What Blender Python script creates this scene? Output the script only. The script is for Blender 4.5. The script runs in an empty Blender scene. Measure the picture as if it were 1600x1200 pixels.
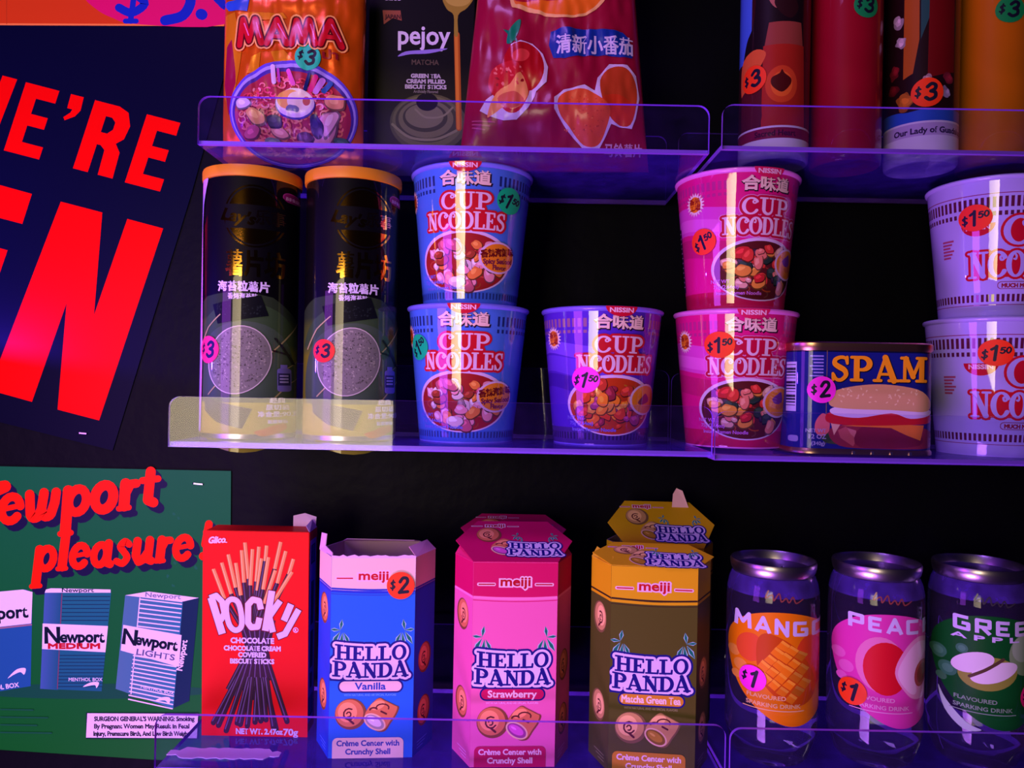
import bpy, bmesh, math, random
from mathutils import Vector, Matrix, Euler
from mathutils.geometry import tessellate_polygon

scene = bpy.context.scene
COL = scene.collection
PI = math.pi

# ------------------------------------------------------------------ camera
F = 1200.0                       # focal length in pixels of a 1600 px wide frame
ROLL = math.radians(1.1)
cd = bpy.data.cameras.new('camera')
cd.sensor_width = 36.0
cd.lens = 36.0 * F / 1600.0
cd.clip_start = 0.01
cam = bpy.data.objects.new('camera', cd)
cam.rotation_mode = 'QUATERNION'
CAM_R = Euler((PI / 2, 0, 0)).to_matrix() @ Matrix.Rotation(ROLL, 3, 'Z')
cam.rotation_quaternion = CAM_R.to_quaternion()
COL.objects.link(cam)
scene.camera = cam

scene.view_settings.view_transform = 'Standard'
scene.view_settings.look = 'None'
scene.view_settings.gamma = 1.0
scene.view_settings.use_curve_mapping = False
scene.view_settings.exposure = -0.12

w = bpy.data.worlds.new('dim_room')
scene.world = w
w.use_nodes = True
w.node_tree.nodes['Background'].inputs[0].default_value = (0.02, 0.015, 0.09, 1)
w.node_tree.nodes['Background'].inputs[1].default_value = 0.12


def area(name, loc, aim, sx, sy, power, col, spread=180):
    l = bpy.data.lights.new(name, 'AREA')
    l.shape = 'RECTANGLE'
    l.size, l.size_y = sx, sy
    l.energy = power
    l.color = col
    l.spread = math.radians(spread)
    o = bpy.data.objects.new(name, l)
    o.location = loc
    d = Vector(aim) - Vector(loc)
    o.rotation_euler = d.to_track_quat('-Z', 'Y').to_euler()
    COL.objects.link(o)
    return o


#LIGHTS
# violet neon of the shop, to the left and in front of the display
area('violet_neon', (-0.60, 0.10, -0.06), (-0.05, 0.62, -0.10), 0.25, 0.40, 2.6, (0.46, 0.07, 1.0))
area('low_neon', (-0.42, -0.06, -0.88), (-0.04, 0.60, -0.16), 0.40, 0.30, 3.4, (0.66, 0.22, 1.0), 85)
area('added_top_fill', (-0.50, -0.10, 0.92), (-0.10, 0.58, -0.25), 0.40, 0.30, 1.5, (0.56, 0.24, 1.0), 64)  # added fill from above to brighten the box lids
area('lit_doorway', (-0.609, -0.95, -0.02), (-0.609, 0.54, -0.02), 0.592, 0.60, 5.2, (1.0, 0.80, 0.46), 100)
l = bpy.data.lights.new('blue_wall_spot', 'SPOT')
l.energy = 7.0
l.color = (0.07, 0.02, 1.0)
l.spot_size = math.radians(160)
l.spot_blend = 0.02
l.shadow_soft_size = 0.01
o = bpy.data.objects.new('blue_wall_spot', l)
o.location = (-0.60, 0.50, 0.02)
o.rotation_euler = Vector((0.285, 0.018, 0.958)).to_track_quat('-Z', 'Y').to_euler()
COL.objects.link(o)
#ENDLIGHTS


def at(px, py, y):
    """the point at depth y that the photograph shows at pixel px, py"""
    d = CAM_R @ Vector(((px - 800.0) / F, (600.0 - py) / F, -1.0))
    return d * (y / d.y)


# ------------------------------------------------------------------ materials
def lin(c):
    out = []
    for v in c[:3]:
        v = max(0.0, min(1.0, v / 255.0))
        out.append(v / 12.92 if v <= 0.04045 else ((v + 0.055) / 1.055) ** 2.4)
    return tuple(out) + (1.0,)


def new_mat(name):
    m = bpy.data.materials.new(name)
    m.use_nodes = True
    return m, m.node_tree, m.node_tree.nodes['Principled BSDF']


def add_bump(nt, bs, scale, strength, dist=0.001, coat=False, detail=3.0, stretch=None):
    tc = nt.nodes.new('ShaderNodeTexCoord')
    n = nt.nodes.new('ShaderNodeTexNoise')
    n.inputs['Scale'].default_value = scale
    n.inputs['Detail'].default_value = detail
    src = tc.outputs['Object']
    if stretch:
        mp = nt.nodes.new('ShaderNodeMapping')
        mp.inputs['Scale'].default_value = stretch
        nt.links.new(src, mp.inputs['Vector'])
        src = mp.outputs['Vector']
    nt.links.new(src, n.inputs['Vector'])
    b = nt.nodes.new('ShaderNodeBump')
    b.inputs['Strength'].default_value = strength
    b.inputs['Distance'].default_value = dist
    nt.links.new(n.outputs['Fac'], b.inputs['Height'])
    nt.links.new(b.outputs['Normal'], bs.inputs['Coat Normal' if coat else 'Normal'])
    return n


def print_mat(name, rough=0.5, spec=0.5, coat=0.0, coat_rough=0.05, metal=0.0, bump=None, coat_bump=None):
    """printed surface: its ink colours are stored per face in the attribute Col"""
    m, nt, bs = new_mat(name)
    a = nt.nodes.new('ShaderNodeAttribute')
    a.attribute_name = 'Col'
    nt.links.new(a.outputs['Color'], bs.inputs['Base Color'])
    bs.inputs['Roughness'].default_value = rough
    bs.inputs['Specular IOR Level'].default_value = spec
    bs.inputs['Metallic'].default_value = metal
    bs.inputs['Coat Weight'].default_value = coat
    bs.inputs['Coat Roughness'].default_value = coat_rough
    if bump:
        add_bump(nt, bs, *bump)
    if coat_bump:
        add_bump(nt, bs, coat_bump[0], coat_bump[1], coat_bump[2], True, 4.0, coat_bump[3] if len(coat_bump) > 3 else None)
    return m


def solid_mat(name, col, rough=0.5, metal=0.0, spec=0.5, bump=None, coat=0.0):
    m, nt, bs = new_mat(name)
    bs.inputs['Base Color'].default_value = lin(col)
    bs.inputs['Roughness'].default_value = rough
    bs.inputs['Metallic'].default_value = metal
    bs.inputs['Specular IOR Level'].default_value = spec
    bs.inputs['Coat Weight'].default_value = coat
    if bump:
        add_bump(nt, bs, *bump)
    return m


def clear_mat(name, haze, glow_col, tint, rough=0.02, haze_scale=60.0):
    """thin clear acrylic sheet: lets light through, mirrors by Fresnel, has a violet glow painted in as a film of dust"""
    m = bpy.data.materials.new(name)
    m.use_nodes = True
    nt = m.node_tree
    nt.nodes.clear()
    out = nt.nodes.new('ShaderNodeOutputMaterial')
    tr = nt.nodes.new('ShaderNodeBsdfTransparent')
    tr.inputs[0].default_value = tint + (1,)
    gl = nt.nodes.new('ShaderNodeBsdfGlossy')
    gl.inputs['Roughness'].default_value = rough
    df = nt.nodes.new('ShaderNodeBsdfDiffuse')
    df.inputs[0].default_value = lin(glow_col)  # violet glow of the lit sheet put into this film's colour
    tl = nt.nodes.new('ShaderNodeBsdfTranslucent')
    tl.inputs[0].default_value = lin(glow_col)
    dd = nt.nodes.new('ShaderNodeMixShader')
    dd.inputs[0].default_value = 0.4
    nt.links.new(df.outputs[0], dd.inputs[1])
    nt.links.new(tl.outputs[0], dd.inputs[2])
    fr = nt.nodes.new('ShaderNodeFresnel')
    fr.inputs['IOR'].default_value = 1.49
    ge = nt.nodes.new('ShaderNodeNewGeometry')
    inv = nt.nodes.new('ShaderNodeMath')
    inv.operation = 'SUBTRACT'
    inv.inputs[0].default_value = 1.0
    nt.links.new(ge.outputs['Backfacing'], inv.inputs[1])
    mu = nt.nodes.new('ShaderNodeMath')
    mu.operation = 'MULTIPLY'
    nt.links.new(fr.outputs[0], mu.inputs[0])
    nt.links.new(inv.outputs[0], mu.inputs[1])
    m1 = nt.nodes.new('ShaderNodeMixShader')
    nt.links.new(mu.outputs[0], m1.inputs[0])
    nt.links.new(tr.outputs[0], m1.inputs[1])
    nt.links.new(gl.outputs[0], m1.inputs[2])
    tc = nt.nodes.new('ShaderNodeTexCoord')
    no = nt.nodes.new('ShaderNodeTexNoise')
    no.inputs['Scale'].default_value = haze_scale
    no.inputs['Detail'].default_value = 6
    nt.links.new(tc.outputs['Object'], no.inputs['Vector'])
    mr = nt.nodes.new('ShaderNodeMapRange')
    mr.inputs['From Min'].default_value = 0.3
    mr.inputs['From Max'].default_value = 0.75
    mr.inputs['To Min'].default_value = haze * 0.5
    mr.inputs['To Max'].default_value = haze * 1.6
    nt.links.new(no.outputs['Fac'], mr.inputs['Value'])
    m2 = nt.nodes.new('ShaderNodeMixShader')
    nt.links.new(mr.outputs[0], m2.inputs[0])
    nt.links.new(m1.outputs[0], m2.inputs[1])
    nt.links.new(dd.outputs[0], m2.inputs[2])
    nt.links.new(m2.outputs[0], out.inputs[0])
    return m


M_CARD = print_mat('printed_card', 0.5, 0.12, 0.0, 0.25, bump=(45.0, 0.25, 0.0008))
M_WRAP = print_mat('printed_cup_in_film', 0.5, 0.1, 1.0, 0.03, coat_bump=(60.0, 0.22, 0.0006, (1.0, 1.0, 0.3)))
M_WRAP.node_tree.nodes['Principled BSDF'].inputs['Coat IOR'].default_value = 1.75
M_TUBE = print_mat('printed_glossy_tube', 0.5, 0.1, 0.6, 0.02)
M_FOIL = print_mat('stamped_foil', 0.1, 0.5, 0.0, metal=1.0, bump=(90.0, 0.08, 0.0004))
M_BAG = print_mat('printed_bag_film', 0.3, 0.35, 0.15, 0.08, bump=(28.0, 0.5, 0.003))
M_FOILBAG = print_mat('metallic_bag_film', 0.26, 0.5, 0.0, metal=0.4, bump=(24.0, 0.75, 0.004))
M_POSTER = print_mat('printed_poster', 0.4, 0.08, 0.0, 0.1, bump=(14.0, 0.15, 0.002))
M_SIGN = print_mat('glossy_sign_print', 0.35, 0.04, 0.0, 0.1)
M_STICK = print_mat('sticker_paper', 0.5, 0.3)
M_CAN = print_mat('ink_on_bottle', 0.4, 0.15, 0.5, 0.03)
M_CANDLE = print_mat('candle_glass', 0.4, 0.15, 0.8, 0.02)
M_STEEL = solid_mat('bare_steel', (200, 190, 205), 0.3, 1.0)
M_GOLDSTEEL = solid_mat('lacquered_steel', (205, 160, 130), 0.3, 1.0)
M_ACRYL = clear_mat('clear_acrylic', 0.012, (150, 110, 255), (0.93, 0.93, 1.0))
M_ACRYLF = clear_mat('violet_glow_acrylic', 0.30, (80, 52, 190), (0.85, 0.85, 1.0), 0.06)  # violet underglow of the shelf floor put into the film colour
M_ACRYLS = clear_mat('hazy_plastic', 0.30, (130, 90, 255), (0.9, 0.9, 1.0), 0.05, 90.0)
M_EDGE = solid_mat('sawn_acrylic_edge', (160, 100, 240), 0.35)  # violet glow of lit acrylic edges put into the colour
M_WHITE = solid_mat('styrofoam', (235, 230, 235), 0.6)
M_PAPERIN = solid_mat('inner_card', (215, 190, 200), 0.7)
M_WAX = solid_mat('candle_wax', (235, 225, 235), 0.4, coat=0.6)
M_YLID = solid_mat('plastic_lid', (235, 150, 20), 0.45, bump=(400.0, 0.1, 0.0003))
M_FILM = solid_mat('peeled_tape', (215, 190, 235), 0.5)
M_BLACKIN = solid_mat('dark_inside', (14, 10, 16), 0.8)

m, nt, bs = new_mat('clear_drink')
bs.inputs['Base Color'].default_value = (0.93, 0.94, 1.0, 1)
bs.inputs['Transmission Weight'].default_value = 1.0
bs.inputs['Roughness'].default_value = 0.0
bs.inputs['IOR'].default_value = 1.36
df = nt.nodes.new('ShaderNodeBsdfDiffuse')
df.inputs[0].default_value = lin((180, 150, 255))  # violet-lit haze put into the clear drink as a faint colour
mx = nt.nodes.new('ShaderNodeMixShader')
mx.inputs[0].default_value = 0.03
nt.links.new(bs.outputs[0], mx.inputs[1])
nt.links.new(df.outputs[0], mx.inputs[2])
nt.links.new(mx.outputs[0], nt.nodes['Material Output'].inputs[0])
M_DRINK = m

m, nt, bs = new_mat('wall_paint')
bs.inputs['Base Color'].default_value = lin((14, 14, 22))
bs.inputs['Roughness'].default_value = 0.42
bs.inputs["Specular IOR Level"].default_value = 0.03
add_bump(nt, bs, 60.0, 0.35, 0.002)
M_WALL = m


# ------------------------------------------------------------------ object helpers
def empty(name, loc, rz=0.0, label=None, cat=None, group=None):
    o = bpy.data.objects.new(name, None)
    o.empty_display_size = 0.02
    o.location = loc
    o.rotation_euler = (0, 0, rz)
    COL.objects.link(o)
    tag(o, label, cat, group)
    return o


def tag(o, label=None, cat=None, group=None, kind=None):
    if label:
        o['label'] = label
    if cat:
        o['category'] = cat
    if group:
        o['group'] = group
    if kind:
        o['kind'] = kind
    return o


def mesh_obj(name, bm, mats, parent=None, smooth=False):
    me = bpy.data.meshes.new(name)
    bm.normal_update()
    bm.to_mesh(me)
    bm.free()
    for mm in (mats if isinstance(mats, (list, tuple)) else [mats]):
        me.materials.append(mm)
    if smooth:
        for p in me.polygons:
            p.use_smooth = True
    o = bpy.data.objects.new(name, me)
    COL.objects.link(o)
    if parent:
        o.parent = parent
    return o


def share(name, src, parent):
    """a copy of one part under another thing"""
    o = src.copy()
    COL.objects.link(o)
    o.parent = parent
    return o


def copy_tree(src, label=None):
    r = src.copy()
    COL.objects.link(r)
    if label:
        r['label'] = label
    for ch in list(src.children):
        c = ch.copy()
        COL.objects.link(c)
        c.parent = r
    return r


def bm_box(bm, x0, x1, y0, y1, z0, z1, mi=0):
    vs = [bm.verts.new((x, y, z)) for z in (z0, z1) for x, y in ((x0, y0), (x1, y0), (x1, y1), (x0, y1))]
    fs = [(3, 2, 1, 0), (4, 5, 6, 7), (0, 1, 5, 4), (1, 2, 6, 5), (2, 3, 7, 6), (3, 0, 4, 7)]
    out = []
    for f in fs:
        fc = bm.faces.new([vs[i] for i in f])
        fc.material_index = mi
        out.append(fc)
    return out


def bm_prism(bm, pts, fn, mi_face=0, mi_edge=0):
    """extrude an outline: fn(u, v, k) gives the 3-D point, k = 0 front, 1 back"""
    a = [bm.verts.new(fn(u, v, 0)) for u, v in pts]
    b = [bm.verts.new(fn(u, v, 1)) for u, v in pts]
    f = bm.faces.new(a)
    f.material_index = mi_face
    f = bm.faces.new(list(reversed(b)))
    f.material_index = mi_face
    n = len(pts)
    for i in range(n):
        j = (i + 1) % n
        f = bm.faces.new((a[i], b[i], b[j], a[j]))
        f.material_index = mi_edge
    return a, b


def lathe(bm, prof, n=96, mi=0, close=True):
    """prof: (radius, height) pairs in metres"""
    rings = []
    for r, z in prof:
        if r < 1e-6:
            rings.append([bm.verts.new((0, 0, z))])
        else:
            rings.append([bm.verts.new((r * math.sin(2 * PI * k / n), -r * math.cos(2 * PI * k / n), z)) for k in range(n)])
    for a, b in zip(rings[:-1], rings[1:]):
        for k in range(n):
            k2 = (k + 1) % n
            if len(a) == 1 and len(b) == 1:
                continue
            if len(a) == 1:
                f = bm.faces.new((a[0], b[k2], b[k]))
            elif len(b) == 1:
                f = bm.faces.new((a[k], a[k2], b[0]))
            else:
                f = bm.faces.new((a[k], a[k2], b[k2], b[k]))
            f.material_index = mi
    return rings


def sharp_by_angle(o, deg=35):
    me = o.data
    bm = bmesh.new()
    bm.from_mesh(me)
    for e in bm.edges:
        if len(e.link_faces) == 2 and e.calc_face_angle(0) > math.radians(deg):
            e.smooth = False
    for f in bm.faces:
        f.smooth = True
    bm.to_mesh(me)
    bm.free()


# ------------------------------------------------------------------ print surfaces
class Flat:
    """print on a plane: origin + u*ux + v*uy (millimetres)"""
    def __init__(s, o, ux, uy):
        s.o, s.ux, s.uy = Vector(o), Vector(ux).normalized(), Vector(uy).normalized()
        s.n = s.ux.cross(s.uy)

    def cuts(s, lo, hi):
        return [], []

    def at(s, u, v, off):
        return s.o + (s.ux * u + s.uy * v + s.n * off) * 0.001, s.n


class Round:
    """print round a lathe body; u is millimetres along the arc at radius r0"""
    def __init__(s, prof, r0, n=96):
        s.prof = [(r * 1000, z * 1000) for r, z in prof]
        s.r0, s.n = r0, n

    def rad(s, v):
        p = s.prof
        for (r0, z0), (r1, z1) in zip(p[:-1], p[1:]):
            if z0 - 1e-6 <= v <= z1 + 1e-6 and z1 > z0:
                t = (v - z0) / (z1 - z0)
                return r0 + (r1 - r0) * t, (r1 - r0) / (z1 - z0)
        return (p[0][0], 0) if v < p[0][1] else (p[-1][0], 0)

    def cuts(s, lo, hi):
        st = 2 * PI * s.r0 / s.n
        us = [k * st for k in range(math.ceil(lo[0] / st), math.floor(hi[0] / st) + 1)]
        vs = [z for r, z in s.prof if lo[1] < z < hi[1]]
        return us, vs

    def at(s, u, v, off):
        a = u / s.r0
        da = 2 * PI / s.n
        k = math.floor(a / da + 1e-6)
        t = a / da - k
        r, sl = s.rad(v)
        r += off
        a0, a1 = k * da, (k + 1) * da
        x = r * (math.sin(a0) * (1 - t) + math.sin(a1) * t)
        y = -r * (math.cos(a0) * (1 - t) + math.cos(a1) * t)
        n = Vector((math.sin(a), -math.cos(a), -sl)).normalized()
        return Vector((x, y, v)) * 0.001, n


class Skin:
    """print on a height field y = f(u, v), taken as flat between the points of a grid of st millimetres cut along one diagonal"""
    def __init__(s, f, st):
        s.f, s.st, s.g = f, st, {}

    def cuts(s, lo, hi):
        st = s.st
        return ([k * st for k in range(math.ceil(lo[0] / st), math.floor(hi[0] / st) + 1)],
                [k * st for k in range(math.ceil(lo[1] / st), math.floor(hi[1] / st) + 1)])

    def diag(s, lo, hi):
        st = s.st
        return [k * st for k in range(math.ceil((lo[0] + lo[1]) / st), math.floor((hi[0] + hi[1]) / st) + 1)]

    def h(s, i, j):
        if (i, j) not in s.g:
            s.g[(i, j)] = s.f(i * s.st, j * s.st)
        return s.g[(i, j)]

    def at(s, u, v, off):
        i, j = math.floor(u / s.st + 1e-4), math.floor(v / s.st + 1e-4)
        a, b = u / s.st - i, v / s.st - j
        if a + b <= 1.0:
            y = s.h(i, j) * (1 - a - b) + s.h(i + 1, j) * a + s.h(i, j + 1) * b
        else:
            y = s.h(i + 1, j + 1) * (a + b - 1) + s.h(i, j + 1) * (1 - a) + s.h(i + 1, j) * (1 - b)
        e = 0.6
        gx = (s.f(u + e, v) - s.f(u - e, v)) / (2 * e)
        gz = (s.f(u, v + e) - s.f(u, v - e)) / (2 * e)
        return Vector((u, y - off, v)) * 0.001, Vector((gx, -1, gz)).normalized()


# ------------------------------------------------------------------ drawing
_text_cache = {}


def text_tris(body):
    if body in _text_cache:
        return _text_cache[body]
    c = bpy.data.curves.new('glyphs', 'FONT')
    c.body = body
    c.size = 1.0
    c.resolution_u = 3
    o = bpy.data.objects.new('glyphs', c)
    COL.objects.link(o)
    dg = bpy.context.evaluated_depsgraph_get()
    dg.update()
    me = bpy.data.meshes.new_from_object(o.evaluated_get(dg))
    me.calc_loop_triangles()
    vs = [(v.co.x, v.co.y) for v in me.vertices]
    tr = []
    for t in me.loop_triangles:
        i, j, k = t.vertices
        ar = (vs[j][0] - vs[i][0]) * (vs[k][1] - vs[i][1]) - (vs[j][1] - vs[i][1]) * (vs[k][0] - vs[i][0])
        tr.append((i, j, k) if ar > 0 else (i, k, j))
    # outline edges: those with one triangle, welding doubled points first
    key, ids = {}, []
    for p in vs:
        k = (round(p[0], 5), round(p[1], 5))
        ids.append(key.setdefault(k, len(key)))
    cnt = {}
    for t in tr:
        for a, b in ((0, 1), (1, 2), (2, 0)):
            e = tuple(sorted((ids[t[a]], ids[t[b]])))
            cnt.setdefault(e, []).append((t[a], t[b]))
    nxt_ = {}
    for l in cnt.values():
        if len(l) == 1:
            nxt_[ids[l[0][0]]] = (l[0][0], ids[l[0][1]])
    ed, seen = [], set()
    for k0 in nxt_:
        if k0 in seen:
            continue
        loop, k = [], k0
        while k in nxt_ and k not in seen:
            seen.add(k)
            loop.append(nxt_[k][0])
            k = nxt_[k][1]
        if len(loop) > 2:
            ed.append(loop)
    xs = [p[0] for p in vs] or [0]
    res = (vs, tr, ed, min(xs), max(xs))
    _text_cache[body] = res
    bpy.data.objects.remove(o)
    bpy.data.curves.remove(c)
    bpy.data.meshes.remove(me)
    return res


def arc(cx, cy, rx, ry, a0, a1, n=14):
    return [(cx + rx * math.cos(math.radians(a0 + (a1 - a0) * i / n)), cy + ry * math.sin(math.radians(a0 + (a1 - a0) * i / n))) for i in range(n + 1)]


def spline(pts, n=6, closed=False):
    out = []
    m_ = len(pts)
    rng = range(m_) if closed else range(m_ - 1)
    for i in rng:
        g = (lambda k: pts[k % m_]) if closed else (lambda k: pts[max(0, min(m_ - 1, k))])
        p0, p1, p2, p3 = g(i - 1), g(i), g(i + 1), g(i + 2)
        for j in range(n):
            t = j / n
            out.append(tuple(0.5 * ((2 * p1[d]) + (-p0[d] + p2[d]) * t + (2 * p0[d] - 5 * p1[d] + 4 * p2[d] - p3[d]) * t * t + (-p0[d] + 3 * p1[d] - 3 * p2[d] + p3[d]) * t ** 3) for d in range(len(p1))))
    if not closed:
        out.append(tuple(pts[-1]))
    return out


class Art:
    """a stack of ink shapes in drawing coordinates; T turns them into surface millimetres"""
    def __init__(s, T):
        s.T, s.items, s.L, s.c, s.pk = T, [], 0, 0, -1

    def nxt(s):
        # overlapping shapes of one ink layer sit a micron apart, so that none is coplanar with another
        s.c = s.c % 36 + 1
        return s.c

    def room(s, n):
        # next ink shape: a few dozen share one layer, each a hair above the one before
        if s.pk != s.L or s.c + n > 36:
            s.L += 1
            s.pk, s.c = s.L, 0
        return s.L

    def add(s, verts, tris, col, mi=0, layer=None, subs=None):
        if layer is None:
            layer = s.room(1)
        subs = subs or [s.nxt()] * len(verts)
        s.items.append((verts, tris, col, mi, layer, subs))
        return layer

    def poly(s, pts, col, holes=(), mi=0, layer=None):
        loops = [[Vector((p[0], p[1], 0)) for p in l] for l in [pts] + list(holes)]
        tr = tessellate_polygon(loops)
        flat = [(v.x, v.y) for l in loops for v in l]
        return s.add(flat, [tuple(t) for t in tr], col, mi, layer)

    def rect(s, x0, y0, x1, y1, col, mi=0, layer=None):
        return s.poly([(x0, y0), (x1, y0), (x1, y1), (x0, y1)], col, mi=mi, layer=layer)

    def rrect(s, x0, y0, x1, y1, r, col, mi=0, layer=None):
        p = arc(x1 - r, y1 - r, r, r, 0, 90, 5) + arc(x0 + r, y1 - r, r, r, 90, 180, 5) + arc(x0 + r, y0 + r, r, r, 180, 270, 5) + arc(x1 - r, y0 + r, r, r, 270, 360, 5)
        return s.poly(p, col, mi=mi, layer=layer)

    def ell(s, cx, cy, rx, ry, col, rot=0, mi=0, layer=None, n=28, a0=0, a1=360):
        c, d = math.cos(math.radians(rot)), math.sin(math.radians(rot))
        p = []
        for x, y in arc(0, 0, rx, ry, a0, a1, n)[:(n if a1 - a0 == 360 else n + 1)]:
            p.append((cx + x * c - y * d, cy + x * d + y * c))
        return s.poly(p, col, mi=mi, layer=layer)

    def blob(s, cx, cy, rx, ry, col, rot=0, jag=0.2, seed=0, mi=0, layer=None, n=9):
        rn = random.Random(seed)
        c, d = math.cos(math.radians(rot)), math.sin(math.radians(rot))
        p = []
        for i in range(n):
            k = 1 + rn.uniform(-jag, jag)
            x, y = rx * k * math.cos(2 * PI * i / n), ry * k * math.sin(2 * PI * i / n)
            p.append((cx + x * c - y * d, cy + x * d + y * c))
        return s.poly(spline(p, 3, True), col, mi=mi, layer=layer)

    def stroke(s, pts, wd, col, mi=0, layer=None, cap=True, grow=0.0, closed=False):
        if layer is None:
            layer = s.room(min(34, 2 * len(pts)))
        n = len(pts)
        ws = ([wd] * n if not isinstance(wd, (list, tuple)) else list(wd))
        ws = [x / 2 + grow for x in ws]
        if n > 3 and not closed and math.hypot(pts[0][0] - pts[-1][0], pts[0][1] - pts[-1][1]) < 1e-6:
            closed, pts, n = True, pts[:-1], n - 1
        V, Tr, S = [], [], []
        segs = [(i, i + 1) for i in range(n - 1)] + ([(n - 1, 0)] if closed else [])
        D = []
        for i, j in segs:
            dx, dy = pts[j][0] - pts[i][0], pts[j][1] - pts[i][1]
            l = math.hypot(dx, dy) or 1e-9
            D.append((dx / l, dy / l))
        # gentle bends share their corner points, sharp ones get a round joint
        gentle, nrm = [False] * n, [None] * n
        for i in range(n):
            if not closed and i in (0, n - 1):
                continue
            d0, d1 = D[i - 1], D[i]
            c = d0[0] * d1[0] + d0[1] * d1[1]
            if c > 0.72:
                gentle[i] = True
                mx, my = d0[0] + d1[0], d0[1] + d1[1]
                l = math.hypot(mx, my)
                k = 2.0 / (l * l)
                nrm[i] = (-my * k, mx * k)
        strip = s.nxt()
        for q, (i, j) in enumerate(segs):
            d = D[q]
            e0 = grow if (not cap and i == 0 and not closed) else 0
            e1 = grow if (not cap and j == n - 1 and not closed) else 0
            n0 = nrm[i] if gentle[i] else (-d[1], d[0])
            n1 = nrm[j] if gentle[j] else (-d[1], d[0])
            if not gentle[i]:
                strip = s.nxt()
            (x0, y0), (x1, y1) = pts[i][:2], pts[j][:2]
            x0, y0, x1, y1 = x0 - d[0] * e0, y0 - d[1] * e0, x1 + d[0] * e1, y1 + d[1] * e1
            b = len(V)
            V += [(x0 + n0[0] * ws[i], y0 + n0[1] * ws[i]), (x0 - n0[0] * ws[i], y0 - n0[1] * ws[i]),
                  (x1 - n1[0] * ws[j], y1 - n1[1] * ws[j]), (x1 + n1[0] * ws[j], y1 + n1[1] * ws[j])]
            Tr += [(b, b + 1, b + 2), (b, b + 2, b + 3)]
            S += [strip] * 4
        for i in range(n):
            if gentle[i] or ((i in (0, n - 1)) and not cap and not closed):
                continue
            b = len(V)
            k = 12
            V += [(pts[i][0] + ws[i] * math.cos(2 * PI * q / k), pts[i][1] + ws[i] * math.sin(2 * PI * q / k)) for q in range(k)]
            Tr += [(b, b + q, b + q + 1) for q in range(1, k - 1)]
            S += [s.nxt()] * k
        return s.add(V, Tr, col, mi, layer, S)

    def text(s, body, x, y, size, col, bold=0.0, sx=1.0, shear=0.0, rot=0.0, align='c', mi=0, layer=None, bend=None, width=None):
        """y runs down; x, y is the baseline point; bold is the extra outline in drawing units"""
        vs, tr, ed, x0, x1 = text_tris(body)
        if width:
            sx = width / max(1e-6, (x1 - x0) * size)
        ox = {'c': -(x0 + x1) / 2, 'l': -x0, 'r': -x1}[align]
        c, d = math.cos(math.radians(rot)), math.sin(math.radians(rot))
        if layer is None:
            s.L += 1
            layer = s.L
        P = []
        for gx, gy in vs:
            a, b = ((gx + ox) * sx + shear * gy) * size, gy * size
            if bend:
                b += bend(a)
            P.append((x + a * c - b * d, y - a * d - b * c))
        s.add(P, tr, col, mi, layer, [0] * len(P))
        if bold > 0:
            V, T2, S = [], [], []
            for lp in ed:
                Q = [P[i] for i in lp]
                m_ = len(Q)
                ar = 0.5 * sum(Q[i - 1][0] * Q[i][1] - Q[i][0] * Q[i - 1][1] for i in range(m_))
                bl = min(bold, 0.16 * math.sqrt(abs(ar))) if ar > 0 else bold     # counters stay open
                O = []
                for i in range(m_):
                    (x0_, y0_), (x1_, y1_), (x2_, y2_) = Q[i - 1], Q[i], Q[(i + 1) % m_]
                    l0, l1 = math.hypot(x1_ - x0_, y1_ - y0_) or 1e-9, math.hypot(x2_ - x1_, y2_ - y1_) or 1e-9
                    n0 = ((y1_ - y0_) / l0, -(x1_ - x0_) / l0)
                    n1 = ((y2_ - y1_) / l1, -(x2_ - x1_) / l1)
                    mx, my = -(n0[0] + n1[0]), -(n0[1] + n1[1])
                    k = min(2.0 / max(1e-6, mx * mx + my * my), 1.6)
                    O.append((x1_ + mx * k * bl, y1_ + my * k * bl))
                for i in range(m_):
                    j = (i + 1) % m_
                    b0 = len(V)
                    V += [Q[i], Q[j], O[j], O[i]]
                    S += [s.nxt()] * 4
                    T2 += [(b0, b0 + 1, b0 + 2), (b0, b0 + 2, b0 + 3)]
            s.add(V, T2, col, mi, layer, S)
        return layer

    def glyphs(s, font, body, x, y, size, col, sx=1.0, gap=0.1, shear=0.0, rot=0.0, grow=0.0, wk=1.0, mi=0, layer=None, bend=None, cap=True, wide=None):
        """letters drawn from strokes; size is the cap height in drawing units, rot turns counter-clockwise as seen"""
        if layer is None:
            s.L += 1
            layer = s.L
        tot = sum(font(ch)[1] for ch in body) + gap * (len(body) - 1)
        if wide:
            sx = wide / (tot * size)
        cx = 0.0
        c, d = math.cos(math.radians(rot)), math.sin(math.radians(rot))
        for ch in body:
            strokes, adv = font(ch)
            for pts, wd, *fl in strokes:
                q = []
                for gx, gy in pts:
                    a, b = ((cx + gx) * sx + shear * gy) * size, gy * size
                    if bend:
                        a, b = bend(a, b)
                    q.append((x + a * c - b * d, y - a * d - b * c))
                ww = [k * size * wk for k in wd] if isinstance(wd, (list, tuple)) else wd * size * wk
                s.stroke(q, ww, col, mi, layer, cap=(fl[0] if fl else cap), grow=grow)
            cx += adv + gap
        return layer


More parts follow.
